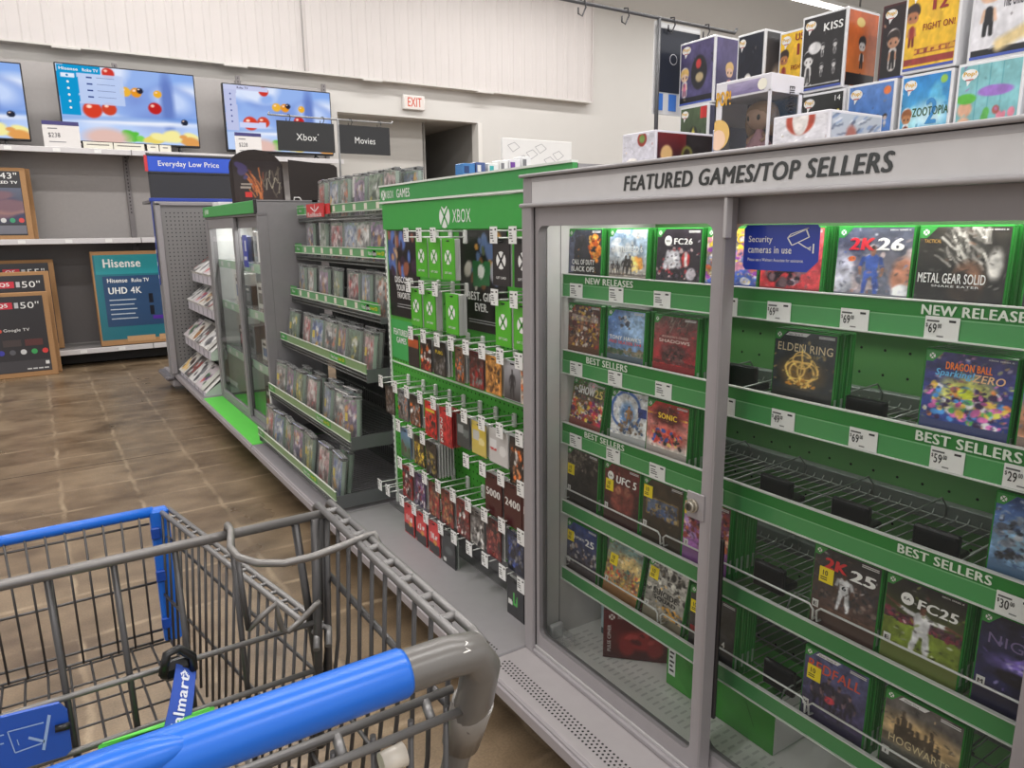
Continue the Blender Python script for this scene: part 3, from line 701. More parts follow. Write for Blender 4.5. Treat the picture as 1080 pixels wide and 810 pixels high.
m = MB()
zc = onX(726, 530, XF)[2]; zq = .03
m.box(XF-.0035, XF+.0, .9, .944, zc-.027, zc+.027, CG, 'satin', .004)
lk = m.build('lock_plate', dl, world=True)
m = MB(); yk = .926
for r, a, b, c in ((.0135, .0035, .010, (168, 160, 146)), (.0105, .010, .017, (178, 172, 160)), (.0075, .017, .0185, (90, 84, 76))): m.tube([(XF-a, yk, zc), (XF-b, yk, zc)], r, c, 'metal', 20)
m.box(XF-.0192, XF-.0184, yk-.001, yk+.001, zc-.005, zc+.005, (20, 20, 20)); m.build('lock', dl, world=True, label='round steel key lock')
dr = door(XF+.032, Y0+.036, .935, .2, H+.05, .362, .905, .24, H+.004)
m = MB(); m.box(XF+.0235, XF+.0315, .872, .881, .33, .72, (30, 28, 30), 'plastic', .002); m.build('finger_pull', dr, world=True, label='black finger pull strip')
m = MB()                                     # blue notice on the right door
Xs = XF+.0435-.001
SY = lambda px, py: onX(px, py, Xs)
ya, yb = SY(785, 250)[1], SY(865, 250)[1]; zt, zb_ = H+.002, SY(785, 284)[2]
cr = .006
pp = [(Xs, ya, zt-cr), (Xs, ya, zb_+cr), (Xs, ya-cr, zb_), (Xs, yb+.02, zb_), (Xs, yb, zb_+.018), (Xs, yb, zt-cr), (Xs, yb+cr, zt), (Xs, ya-cr, zt)]
m.poly(pp, (38, 62, 168), 'gloss')
wd, ht = ya-yb, zt-zb_
U = lambda u: ya-wd*u
Zz = lambda q: zb_+ht*q
ytext(m, 'Security', U(.07), U(.40), Zz(.58), Zz(.76), Xs-.0005, WHITE, .02); ytext(m, 'cameras in use', U(.07), U(.66), Zz(.38), Zz(.53), Xs-.0005, WHITE, .02); ytext(m, 'Please see a Walmart Associate for assistance.', U(.07), U(.82), Zz(.2), Zz(.27), Xs-.0005, WHITE, .0)
fr = lambda u, w, k=0: (Xs-.0005, U(u), Zz(w))
cam = [(.6, .72), (.83, .9), (.87, .74), (.66, .56), (.6, .72)]
m.line(cam, .018, 0, WHITE, frame=fr); m.line([(.60, .72), (.64, .8), (.86, .93), (.83, .9)], .016, 0, WHITE, frame=fr); m.line([(.74, .62), (.84, .52), (.9, .5)], .02, 0, WHITE, frame=fr); m.line([(.93, .4), (.93, .6)], .018, 0, WHITE, frame=fr); m.line([(.9, .46), (.86, .5), (.9, .54)], .014, 0, WHITE, frame=fr)
m.build('notice_sticker', dr, world=True, label='blue notice sticker about security cameras')
# clear plastic clip in the lower corner of the left door
m = MB(); m.box(XF+.045, XF+.075, 1.39, 1.462, .213, .245, (210, 214, 214), 'clear', .004); m.box(XF+.04, XF+.08, 1.45, 1.464, .205, .25, (200, 200, 200), 'satin', .002); part('corner_clip', m)

# shelves: strip with lettering and tags, wire tray, wires
def price_tag(mb, X, yc, zc, w=.05, h=.036, price='69', yl=None):
    y0 = yc+w/2
    mb.box(X-.0016, X-.0004, yc-w/2, yc+w/2, zc-h/2, zc+h/2, (232, 232, 230), 'gloss')
    fr = lambda u, q, k=0: (X-.002, y0-u*w, zc-h/2+q*h)
    mb.poly([fr(.05, .76), fr(.42, .76), fr(.42, .84), fr(.05, .84)], (90, 90, 90)); mb.poly([fr(.7, .78), fr(.9, .78), fr(.9, .88), fr(.7, .88)], (50, 50, 50)); mb.poly([fr(.38, .12), fr(.58, .12), fr(.58, .18), fr(.38, .18)], (120, 120, 120))
    if price:
        ytext(mb, '$', y0-.04*w, y0-.1*w, zc, zc+.2*h, X-.0021, (30, 30, 30), .02); ytext(mb, price, y0-.12*w, y0-.36*w, zc-.22*h, zc+.2*h, X-.0021, (30, 30, 30), .02); ytext(mb, '00', y0-.39*w, y0-.5*w, zc, zc+.2*h, X-.0021, (30, 30, 30), .02)
    else:
        for q in (.28, .42, .56): mb.poly([fr(.1, q), fr(.5-.1*(q > .5), q), fr(.5-.1*(q > .5), q+.07), fr(.1, q+.07)], (110, 110, 110))
rows = [(H-.112, H-.166, H-.165), (H-.304, H-.362, H-.348), (H-.495, H-.549, H-.54), (H-.709, H-.744, H-.726), (H-.9015, H-.937, H-.931)]
XS = 1.11
tagpx = [[(608, 308, 0), (650, 314, 0), (698.5, 318, 0), (767, 326, 0), (821.5, 331, '69'), (901, 341, '69'), (993, 351, '69')],
         [(608, 389, 0), (649, 399, 0), (700, 412, 0), (765, 428, 0), (826, 443, '49'), (910.5, 464, '69'), (999, 486, '59'), (1079, 506, '29')],
         [(607.5, 466, 0), (647, 479, 0), (693.5, 497, 0), (753, 521, 0), (1070, 643, '30')], [], []]
words = [('NEW RELEASES', [(618, 668), (975.5, 1096)]), ('BEST SELLERS', [(619, 662), (974, 1090)]), ('BEST SELLERS', [(617, 658.6), (958, 1063)]), None, None]
SHELF = []
for ri, (zt, zb, ztray) in enumerate(rows):
    m = MB(); ws = (214, 216, 212)
    ya, yb = Y1-.034, Y0+.034
    # wire tray
    yy = yb+.02
    while yy < ya:
        m.tube([(XS+.012, yy, ztray-.003), (XB-.03, yy, ztray-.003), (XB-.015, yy, ztray+.018)], .0014, (126, 134, 126), 'wire', 5); yy += .0215
    for xx in (XS+.015, XS+.11, XS+.2, XB-.03): m.rod((xx, yb+.005, ztray-.0055), (xx, ya-.005, ztray-.0055), .002, (126, 134, 126), 'wire', 5)
    m.box(XB-.025, XB-.002, yb, ya, ztray-.02, ztray+.02, (96, 104, 98), 'satin', .002)
    sh = part('shelf', m)
    m = MB()
    if ri < 3:
        m.box(XS, XS+.004, yb, ya, zb, zt, STRIP, 'satin'); m.box(XS-.0012, XS-.0002, yb, ya, zb, zb+(zt-zb)*.56, (70, 148, 82), 'gloss')
        m.box(XS-.003, XS+.005, yb, ya, zt-.0005, zt+.0018, ws, 'satin'); m.box(XS-.005, XS+.003, yb, ya, zb-.0022, zb, ws, 'satin'); m.box(XS-.0016, XS-.0002, yb, ya, zb+(zt-zb)*.54, zb+(zt-zb)*.57, (120, 180, 126), 'gloss')
    else:
        m.box(XS, XS+.004, yb, ya, zb, zt, (62, 134, 74), 'gloss'); m.box(XS-.003, XS+.005, yb, ya, zt-.001, zt+.0012, ws, 'satin'); m.box(XS-.004, XS+.003, yb, ya, zb-.002, zb, ws, 'satin')
    if words[ri]:
        for a, b in words[ri][1]:
            p, q = onX(a, 300+90*ri, XS)[1], onX(b, 320+90*ri, XS)[1]
            if q < yb+.004: q = yb+.004
            h = zt-zb; ytext(m, words[ri][0], p, q, zb+h*.64, zt-h*.08, XS-.0024, (226, 236, 222), .035)
    m.build('label_strip', sh, world=True)
    for (px, py, pr) in tagpx[ri]:
        m = MB(); P = onX(px, py, XS-.002); y = max(P[1], yb+.026)
        price_tag(m, XS-.002, y, zb+(zt-zb)*.30, .049, .034, pr); m.build('price_tag', sh, world=True)
    # fence wires and dividers
    if ri >= 3:
        m = MB(); zf = zt+.034
        for a, b in ((1.465, 1.105), (1.10, .715), (.712, .33)):
            m.tube([(XS+.03, a-.006, zt+.004), (XS+.004, a-.003, zt+.006), (XS+.002, a-.002, zf-.008), (XS+.002, a-.01, zf), (XS+.002, b+.01, zf), (XS+.002, b+.002, zf-.008), (XS+.004, b+.003, zt+.006), (XS+.03, b+.006, zt+.004)], .0021, (214, 216, 214), 'wire', 6)
        m.build('wire_fence', sh, world=True)
    m = MB()
    for y in (1.40, 1.25, 1.095, .945, .785, .64, .497):
        m.tube([(XS+.02, y, ztray), (XS+.035, y, ztray+.03), (XB-.05, y, ztray+.04), (XB-.03, y, ztray+.02), (XB-.03, y, ztray-.002)], .0019, (120, 126, 120), 'wire', 5)
    m.build('wire_divider', sh, world=True)
    SHELF.append(sh)
def paddle(ri, yc, X):
    z = rows[ri][2]; m = MB()
    m.box(X, X+.012, yc-.037, yc+.037, z, z+.056, (24, 24, 26), 'plastic', .003); m.box(X+.012, X+.06, yc-.03, yc+.03, z, z+.016, (20, 20, 22), 'plastic', .003); m.box(X-.0008, X, yc-.03, yc+.03, z+.048, z+.053, (40, 40, 42), 'plastic')
    m.build('pusher', SHELF[ri], world=True, label='black spring pusher block')
for ri, yc, X in ((1, .69, 1.17), (2, .858, 1.17), (2, .70, 1.17), (2, .55, 1.17), (3, .86, 1.17), (4, .82, 1.17), (1, 1.02, 1.25)): paddle(ri, yc, X)

XC = 1.124
TZ = [r[2] for r in rows]
WH = ['on the top shelf', 'on the second shelf', 'on the third shelf', 'on the fourth shelf', 'on the lowest shelf']
def C(ri, fn, desc, yl, n=2, sticker=None, rating='T', **k):
    yl = min(yl*.96, 1.4735)
    rating = rating if ri > 2 else None
    k.setdefault('vis', .34 if ri < 3 else .24)
    make_case(fn, desc, WH[ri]+' of the locked cabinet', yl, XC+k.pop('dx', 0), TZ[ri], n, 'video games in the locked glass cabinet', sticker, rating, **k)
C(0, cv_war, 'dark war game with orange flames', 1.541, 1); C(0, cv_sky, 'pale blue battle game with explosion', 1.374, 2); C(0, cv_shirts, 'black football game with white and red shirts', 1.212, 3); C(0, cv_race, 'yellow and blue cartoon racing game', 1.066, 2, busy=230)
C(0, cv_redhero, 'salmon red action game half behind blue notice', .928, 2); C(0, cv_hoop, 'basketball game with blue uniformed player', .77, 3); C(0, cv_stealth, 'dark game with streaming white hair', .63, 4); C(0, cv_dark, 'nearly black game at the right edge', .475, 1)
C(1, cv_collage, 'brown crowd collage sports game', 1.541, 1, busy=230); C(1, cv_skate, 'blue sky skateboarding game', 1.375, 1); C(1, cv_shadow, 'brown and red shadow warrior game', 1.213, 4, busy=230)
C(1, cv_rings, 'charcoal game with glowing gold rings', .893, 2, dx=.01); C(1, cv_fight, 'violet fighting game with bright burst', .60, 4, busy=230); C(1, cv_beach, 'blue and tan game at right edge', .458, 1)
C(2, cv_ball, 'leaning green and red baseball game', 1.55, 1, tilt=.05, lean=.12, busy=230); C(2, cv_circle, 'white game with blue circle', 1.36, 1, tilt=-.05, lean=.1); C(2, cv_twins, 'red and white cartoon runner game', 1.227, 4); C(2, cv_robots, 'steel blue robot battle game', .474, 2, busy=230)
C(3, cv_bones, 'dark brown game with yellow sticker', 1.541, 1, (.02, .4)); C(3, cv_cage, 'dark red fighter game', 1.377, 2, (.05, .42)); C(3, cv_painting, 'olive gold game with framed painting', 1.233, 3, (.02, .62)); C(3, cv_heroes, 'orange and lilac heroes game behind door edge', 1.098, 4, (.02, .62), busy=230)
C(3, cv_hoop2, 'black basketball game with white player', .765, 2, (.1, .46), 'E'); C(3, cv_arms, 'football game with player spreading arms', .624, 3, None, 'E'); C(3, cv_violet, 'midnight violet fantasy game', .472, 1, None, 'M')
C(4, cv_grid25, 'navy football game with white number', 1.538, 1, (.02, .54)); C(4, cv_desert, 'teal and sand desert game', 1.385, 0, (.1, .44), dx=.004, lean=.16, tilt=.03, busy=230); C(4, cv_ink, 'gray ink splash game', 1.23, 0, (.05, .62), dx=.004, lean=.14, tilt=.03, busy=230); C(4, cv_smoke, 'smoky gray horror game behind door edge', 1.068, 3, (.02, .5), None)
C(4, cv_squad, 'purple squad game with red title', .768, 2, (.06, .5), 'M'); C(4, cv_castle, 'tan castle skyline game', .605, 1, None, 'T')

# boxes on the cabinet floor
zf = .2065
t = thing('controller_box', 'dark red controller box on the cabinet floor', 'box', (1.128, 1.316, zf), 0)
d = Vector((1.241-1.128, 1.203-1.316)); ang = math.atan2(d.y, d.x); t.rotation_euler = (0, 0, ang)
m = MB(); m.box(0, .172, 0, .085, 0, .136, (96, 24, 26), 'gloss', .0015); m.build('carton', t)
m = MB(); a = Art(40, 40, (100, 26, 28), (74, 18, 20)).noise(50, .3)
a.e(.56, .42, .32, .2, (150, 36, 34), .5).e(.36, .26, .11, .2, (136, 32, 32), .4).e(.78, .26, .11, .2, (136, 32, 32), .4).blobs(50, 12, [(180, 60, 54), (90, 20, 22)], .35, .8, .35, .55, .03, .06)
m.art(a.i, .002, .17, .002, .134, -.0006); m.orb(.022, .118, .008, -.001, (220, 210, 206), (96, 24, 26)); m.text('XBOX', .036, .066, .114, .122, -.0012, (200, 190, 186), .0)
m.text('PULSE CIPHER', 0, .075, 0, .009, 0, (210, 200, 196), .02, frame=lambda u, w, k=0: (.02-w, -.0012-.0003*k, .02+u)); m.build('printed_front', t)
t = thing('console_box', 'large plain green console box on the cabinet floor', 'box', (1.188, .862, zf), RZ)
m = MB(); m.box(-.282, .03, 0, .15, 0, .136, (56, 138, 44), 'gloss', .002); m.box(.0301, .0306, .002, .148, .002, .134, (206, 204, 202), 'gloss'); m.build('carton', t)
m = MB(); m.poly([(-.282, -.0005, .1), (-.235, -.0005, .03), (-.2, -.0005, .0), (-.282, -.0005, .0)], (66, 150, 54), 'gloss'); m.line([(-.25, .13), (-.17, .03)], .0016, -.0007, (30, 84, 24)); m.line([(-.06, .12), (-.02, .04)], .0016, -.0007, (30, 84, 24)); m.build('printed_front', t)
m = MB(); m.box(-.276, -.254, -.0014, -.0006, .03, .12, (226, 226, 226), 'gloss')
for k in range(6): m.box(-.272, -.262 if k % 2 else -.258, -.0018, -.0014, .04+.012*k, .045+.012*k, (50, 50, 50))
m.build('shipping_label', t, label='white shipping label')
m = MB(); m.box(1.2, 1.27, 1.395, 1.41, zf, zf+.135, (52, 84, 92), 'gloss', .001); m.box(1.199, 1.2, 1.397, 1.408, zf+.02, zf+.12, (170, 190, 196), 'gloss'); o = m.build('slim_box'); tag(o, 'slim teal box standing left of the dark red controller box', 'box')
# ------------------------------------------------------------------ green pegboard section
XP = 1.174
GP = (70, 158, 52)
peg = thing('pegboard_display', 'green pegboard display of gift cards and hanging packs', 'store display', (XP, 2.11, 0))
def pp_(name, mb, label=None, parent=None): return mb.build(name, parent or peg, world=True, label=label)
ya, yb = 2.719, 1.507
deck(peg, yb, ya, (146, 143, 145))
m = MB(); y = ya-.03
while y > yb+.02:
    for j in range(3):
        yy = y-(.0064 if j % 2 else 0); xx = .915+j*.0105
        m.poly([(xx+.0032*math.cos(a*math.pi/4), yy+.0032*math.sin(a*math.pi/4), .1814) for a in range(8)], (26, 24, 24))
    y -= .0128
m.box(1.135, XP, yb, ya, .181, .1845, (110, 108, 110), 'satin'); pp_('punched_holes', m)
m = MB(); m.box(XP, XP+.02, yb, ya-.004, .25, H+.09, GP, 'satin'); m.box(XP-.004, XP, yb, ya, H-.52, H-.515, (206, 220, 200), 'satin')
m.box(XP+.004, XP+.3, yb, ya-.004, .181, .25, (120, 118, 120), 'satin')
zz = .27
while zz < H-.002:
    yy = yb+.02
    while yy < ya-.015:
        m.poly([(XP-.0006, yy+.004*math.cos(a*math.pi/3), zz+.004*math.sin(a*math.pi/3)) for a in range(6)], (30, 84, 22)); yy += .0254
    zz += .0254 if zz < .9 else .0508
pp_('pegboard', m)
m = MB(); m.box(XP-.006, XP+.02, ya-.014, ya, .181, H+.1, (222, 228, 220), 'satin', .002)
k = 0
while k < 44: m.box(XP-.0065, XP-.006, ya-.0095, ya-.0045, .22+.025*k, .232+.025*k, (90, 96, 90)); k += 1
pp_('slotted_upright', m)
m = MB(); m.box(XP-.008, XP-.001, yb, ya, H+.002, H+.098, (62, 160, 70), 'satin')
fr = lambda u, w, k=0: (XP-.0086-.0004*k, u, w)
oy, oz = 2.203, H+.048
# orb and lettering, u runs along -Y
def yorb(m, X, y, z, r, white, cut):
    m.poly([(X, y-r*math.cos(2*math.pi*k/28), z+r*math.sin(2*math.pi*k/28)) for k in range(28)], white, 'gloss')
    for sg in (-1, 1):
        q = [(.66*sg, .78), (.3*sg, .36), (-.04*sg, -.04), (-.42*sg, -.52), (-.6*sg, -.84)]
        for (a, b), (c, d) in zip(q, q[1:]):
            L = math.hypot(c-a, d-b); nx, nz = -(d-b)/L*.11, (c-a)/L*.11
            m.poly([(X-.0004, y-r*u, z+r*w) for u, w in ((a+nx, b+nz), (a-nx, b-nz), (c-nx, d-nz), (c+nx, d+nz))], cut, 'gloss')
    m.poly([(X-.0004, y-r*u, z+r*w) for u, w in ((-.5, .92), (0, .62), (.5, .92), (0, 1.02))], cut, 'gloss')
yorb(m, XP-.0086, oy, oz-.006, .038, WHITE, (62, 160, 70))
ytext(m, 'XBOX', 2.148, 2.028, H+.022, H+.064, XP-.0086, WHITE, .0)
pp_('brand_panel', m)
m = MB(); m.box(XP-.01, XP+.006, yb, ya+.012, H+.108, H+.162, (62, 150, 78), 'satin'); m.box(XP-.014, XP+.008, yb, ya+.014, H+.162, H+.168, (222, 226, 220), 'satin'); m.box(XP-.014, XP+.008, yb, ya+.014, H+.1, H+.107, (222, 226, 220), 'satin')
m.box(XP+.008, 1.95, yb, ya, H+.15, H+.16, (150, 148, 150), 'satin')
yorb(m, XP-.0106, 2.695, H+.133, .021, WHITE, (62, 150, 78)); ytext(m, 'XBOX', 2.67, 2.602, H+.118, H+.146, XP-.0106, WHITE, 0); ytext(m, 'GAMES', 2.575, 2.46, H+.117, H+.149, XP-.0106, WHITE, .03)
pp_('header', m)
# posters on the board
def yart(m, a, ya, yb, z0, z1, X):
    n = len(m.v); m.art(a.i, 0, ya-yb, z0, z1, 0)
    for i in range(n, len(m.v)): x, y, z = m.v[i]; m.v[i] = (X, ya-x, z)
a = Art(40, 44, (36, 32, 34), (26, 24, 24)).r(0, .24, .55, 1, (70, 100, 170), .8).blobs(60, 26, [(90, 120, 190), (150, 90, 70), (60, 40, 60), (200, 150, 110)], 0, .85, .52, 1, .04, .1).r(.24, .3, .5, 1, (200, 190, 170), .5)
m = MB(); m.box(XP-.003, XP-.001, 2.42, 2.69, H-.33, H-.002, (30, 28, 28)); yart(m, a, 2.69, 2.42, H-.33, H-.002, XP-.0034)
for i, w in enumerate(('DISCOVER', 'YOUR NEW', 'FAVORITE GAME')): ytext(m, w, 2.635-.01*i, 2.47 if i < 2 else 2.43, H-.198-.03*i, H-.174-.03*i, XP-.004, WHITE, .04)
for k in range(2): m.box(XP-.0044, XP-.0036, 2.46, 2.62, H-.282-.01*k, H-.279-.01*k, (150, 150, 150))
pp_('poster', m, 'black poster with blue artwork and white lettering')
a = Art(46, 56, (30, 27, 28), (30, 27, 28)).blobs(61, 30, [(190, 140, 70), (120, 80, 50), (206, 200, 190), (90, 100, 70), (150, 50, 50), (90, 110, 150)], .1, .85, .42, .92, .03, .08).r(.3, .68, .46, .7, (48, 110, 64)).e(.49, .6, .08, .075, (226, 230, 224), .15).e(.75, .6, .08, .12, (170, 170, 180), .3)
m = MB(); m.box(XP-.003, XP-.001, 1.83, 2.116, H-.32, H-.002, (30, 28, 28)); yart(m, a, 2.116, 1.83, H-.32, H-.002, XP-.0034)
ytext(m, 'BEST. GIFT.', 2.065, 1.885, H-.222, H-.195, XP-.004, WHITE, .04); ytext(m, 'EVER.', 2.02, 1.94, H-.256, H-.23, XP-.004, WHITE, .04)
for k in range(2): m.box(XP-.0044, XP-.0036, 1.87, 2.06, H-.286-.008*k, H-.283-.008*k, (150, 150, 150))
pp_('poster', m, 'black poster with gold collage and white lettering')
m = MB(); m.box(XP-.003, XP-.001, 2.5, 2.69, H-.5, H-.345, (64, 160, 80)); ytext(m, 'FEATURED', 2.67, 2.54, H-.405, H-.38, XP-.0036, WHITE, .04); ytext(m, 'GAMES', 2.645, 2.555, H-.436, H-.412, XP-.0036, WHITE, .04)
pp_('sign_panel', m, 'green sign panel with white lettering')
# hooks
XT = 1.055
zrow = dict(A=H-.016, B=H-.184, C=H-.346, D=H-.562, E=H-.705, F=H-.849, G=H-.997)
hooks = dict(A=[2.269, 2.172, 2.073, 1.712, 1.617], B=[2.268, 2.167, 2.071, 1.712, 1.615], C=[2.264, 2.167, 2.069, 1.975, 1.881, 1.786, 1.688, 1.593],
             D=[2.548, 2.417, 2.317, 2.21, 2.11, 2.001, 1.902, 1.796, 1.696, 1.594], E=[2.405, 2.303, 2.202, 1.896, 1.796, 1.692, 1.589],
             F=[2.403, 2.301, 2.198, 2.095, 1.99, 1.89, 1.79, 1.691, 1.59], G=[2.608, 2.531, 2.40, 2.296, 2.199, 2.086, 1.991, 1.89, 1.792, 1.691, 1.592])
wh = (224, 224, 220)
for r_, ys in hooks.items():
    zt = zrow[r_]
    for y in ys:
        yy = y-.004
        m = MB(); zb = zt+.0
        m.box(XP-.012, XP-.001, yy-.009, yy+.009, zb-.03, zb+.014, wh, 'satin', .003)
        m.rod((XP-.008, yy, zb-.008), (XT+.012, yy, zb-.008), .0023, wh, 'wire', 6)
        m.tube([(XP-.008, yy, zb+.010), (XT+.004, yy, zb+.012), (XT+.001, yy, zb+.004)], .0021, wh, 'wire', 6)
        m.tube([(XT+.012, yy, zb-.008), (XT+.004, yy, zb-.006), (XT+.003, yy, zb+.002)], .0023, wh, 'wire', 6)
        hk = pp_('peg_hook', m)
        m = MB(); price_tag(m, XT, y, zt, .037, .045, None); pp_('price_tag', m, parent=hk)
# gift cards
ROWN = dict(A='top', B='second', C='third', D='fourth', E='fifth', F='sixth', G='lowest')
PACKMESH = {}
def pack(yc, row, desc, w, h, col, artfn=None, n=1, texts=(), X=None, top=.022, name='game_card_pack', cat='card pack', orb=None, pitch=.012, thick=.002, group='card packs on the pegboard hooks', tint=(200, 200, 198)):
    z = zrow[row]-top-h; X = X or XT+.014
    for k in range(n):
        lab = (desc + ' on %s hook row' % ROWN[row]) if k == 0 else '%s card behind %s on %s hook row' % (ORD[k-1], desc, ROWN[row])
        t = thing(name, lab, cat, (X+k*pitch, yc+random.uniform(-.002, .002), z), RZ, group)
        if k == 0:
            m = MB(); m.box(-w/2, w/2, 0, thick, 0, h+.012, col, 'gloss', .0006); m.tube([(-.008, -.0005, h+.004), (.008, -.0005, h+.004)], .002, (40, 40, 40), 'matte', 6); m.build('card', t)
            m = MB()
            if artfn: m.art(artfn().i, -w/2+.002, w/2-.002, .003, h-.002, -.0006)
            else: m.quad((-w/2+.002, -.0005, .003), (w/2-.002, -.0005, .003), (w/2-.002, -.0005, h), (-w/2+.002, -.0005, h), col, 'gloss')
            if orb: m.orb(0, h*.6, w*.27, -.001, orb[0], orb[1]); m.text('GIFT CARD', -w*.28, w*.28, h*.16, h*.22, -.0012, WHITE, .02)
            for q in texts: m.text(q[0], -w/2+w*q[1], -w/2+w*q[2], h*q[3], h*q[4], -.0012, q[5], .04)
            m.build('printed_front', t)
        else:
            key = (round(w, 3), round(h, 3), thick)
            if key not in PACKMESH:
                m = MB(); m.box(-w/2, w/2, 0, thick, 0, h+.01, tint, 'gloss', .0005); PACKMESH[key] = m.build('card', t).data
            else: o = bpy.data.objects.new('card', PACKMESH[key]); COL.objects.link(o); o.parent = t
GC = (84, 178, 44)
def gc(yc, row, desc, n=3, col=GC, w=.082, **k): pack(yc, row, desc, w, .115, col, n=n, orb=(WHITE, col if col != GC else (70, 160, 50)), name='gift_card', cat='gift card', group='gift cards on the pegboard hooks', pitch=.004, **k)
gc(2.19, 'A', 'bright green gift card, left of three', 6); gc(2.096, 'A', 'bright green gift card, middle of three', 6); gc(2.005, 'A', 'bright green gift card, right of three', 6)
dk = (40, 36, 38)
gc(1.70, 'A', 'black gift card with white emblem beside gold poster', 3, dk, .09); gc(1.588, 'A', 'black gift card at the gray cabinet edge', 2, dk, .09)
gc(2.24, 'B', 'green gift card over dark poster corner', 2); gc(2.14, 'B', 'green gift card between two green cards', 7); gc(1.99, 'B', 'green gift card left of gold collage poster', 8)
gc(1.69, 'B', 'green gift card right of the collage poster', 2); gc(1.60, 'B', 'green gift card next to the gray cabinet', 2)
def pa(top, bot, seed, cols, n=16): return lambda: Art(24, 34, top, bot, .06).blobs(seed, n*2, cols, .05, .95, .08, .85, .04, .11).detail(.3, seed, 50)
B_, R_, G_, Y_, O_, W2 = (40, 38, 40), (150, 40, 40), (120, 118, 118), (220, 190, 60), (220, 110, 50), (220, 218, 214)
PW, PH = .09, .125
P_ = lambda y, row, d, col, fn=None, n=2, texts=(), h=PH, w=PW, **k: pack(y, row, d, w*.95, h*.8, col, fn, n, texts, **k)
P_(2.28, 'C', 'orange topped black card', B_, lambda: Art(16, 22, (220, 100, 50), (40, 36, 36)).r(0, 1, 0, .7, (44, 40, 42)), 1); P_(2.185, 'C', 'black card with red and white figures', B_, pa((40, 36, 36), (90, 40, 36), 70, [R_, W2, O_]), 2)
P_(2.085, 'C', 'black card with yellow title', B_, pa((44, 42, 42), (40, 40, 40), 71, [G_, (80, 76, 70)], 8), 3, [('PUBG', .2, .8, .72, .84, Y_)]); P_(1.95, 'C', 'narrow brown card edge', (120, 90, 70), pa((110, 80, 60), (60, 44, 40), 72, [G_, O_]), 3, w=.06)
P_(1.845, 'C', 'dark red figure card', (90, 40, 40), pa((80, 50, 50), (120, 40, 36), 73, [R_, G_, B_]), 5); P_(1.75, 'C', 'tan orange card with dark figures', (200, 140, 70), pa((206, 150, 80), (180, 120, 60), 74, [(110, 70, 40), (60, 50, 44)], 8), 2)
P_(1.65, 'C', 'gray card with black soldier', (170, 170, 176), lambda: Art(20, 28, (180, 180, 186), (60, 58, 60)).man(.5, .05, .85, (44, 44, 50), (36, 36, 40), (60, 60, 64)), 2); P_(1.565, 'C', 'cream card with orange figures', (216, 200, 176), pa((220, 206, 186), (200, 190, 180), 75, [O_, (90, 70, 60)], 10), 1)
P_(2.5, 'D', 'dark fantasy card left of the board', B_, pa((60, 50, 46), (40, 36, 36), 76, [G_, (90, 70, 60)]), 1); P_(2.385, 'D', 'gray battle card with explosion', (110, 110, 116), pa((140, 150, 160), (90, 80, 76), 77, [O_, B_, G_]), 2)
P_(2.285, 'D', 'black and white figure card', B_, pa((44, 42, 42), (120, 70, 50), 78, [W2, O_, G_]), 2); P_(2.165, 'D', 'bright red card with yellow title', (206, 52, 46), pa((206, 52, 46), (200, 50, 44), 79, [(120, 40, 40), B_], 7), 2, [('———', .1, .9, .8, .88, Y_)], h=.14)
P_(2.055, 'D', 'red card with white letters', (176, 40, 46), pa((176, 40, 46), (160, 36, 40), 80, [(200, 60, 60)], 5), 5, [('2', .08, .3, .64, .8, W2), ('K', .08, .3, .44, .6, W2), ('2', .08, .3, .24, .4, W2), ('6', .08, .3, .06, .2, W2)], h=.145, pitch=.008, tint=(150, 60, 60))
P_(1.935, 'D', 'dark slate card with gray badge', (70, 78, 80), lambda: Art(20, 24, (64, 72, 74), (60, 66, 68)).r(.1, .5, .5, .8, (140, 146, 146)).r(.5, .9, .4, .66, (100, 110, 110)), 3, h=.115); P_(1.838, 'D', 'gray and yellow points card', (200, 180, 90), lambda: Art(20, 24, (216, 190, 70), (200, 180, 100)).r(.08, .55, .5, .85, (190, 190, 186)).r(.5, .9, .35, .6, (230, 216, 150)), 3, h=.115)
P_(1.725, 'D', 'pale gray points card with red stripe', (196, 194, 192), lambda: Art(20, 24, (190, 188, 186), (200, 196, 194)).r(.05, .4, .5, .8, (220, 220, 220)).r(.05, .4, .42, .48, (190, 50, 50)).e(.72, .5, .2, .2, (220, 218, 216), .2), 3, h=.115, w=.11)
P_(1.625, 'D', 'black card with orange lit faces', B_, pa((50, 40, 40), (30, 28, 28), 81, [O_, (190, 130, 90), W2], 10), 1, h=.16); P_(1.555, 'D', 'pale blue and red sports card', (150, 170, 190), pa((160, 180, 200), (60, 60, 70), 82, [R_, W2]), 1, h=.15)
P_(2.375, 'E', 'blue and green landscape card', (90, 120, 150), lambda: Art(20, 28, (100, 140, 180), (70, 100, 60)).blobs(83, 12, [(60, 90, 60), (90, 70, 60)], 0, 1, 0, .6, .08, .16), 2); P_(2.262, 'E', 'black and gold card', (50, 44, 36), pa((60, 50, 36), (40, 36, 30), 84, [Y_, (150, 120, 50)]), 1)
P_(2.17, 'E', 'thick stack front black card with gold crest', (46, 42, 40), pa((50, 46, 44), (36, 34, 34), 85, [(150, 130, 60), G_], 10), 7, h=.14, pitch=.011)
P_(1.76, 'E', 'dark maroon points card, first of row', (70, 26, 28), None, 3, [('5000', .08, .92, .52, .72, W2)], h=.15, w=.1); P_(1.655, 'E', 'dark maroon points card, middle of row', (70, 26, 28), None, 2, [('2400', .08, .92, .52, .72, W2)], h=.15, w=.1); P_(1.555, 'E', 'dark maroon points card beside the cabinet', (70, 26, 28), None, 1, [('1000', .1, .9, .52, .72, W2)], h=.15, w=.1)
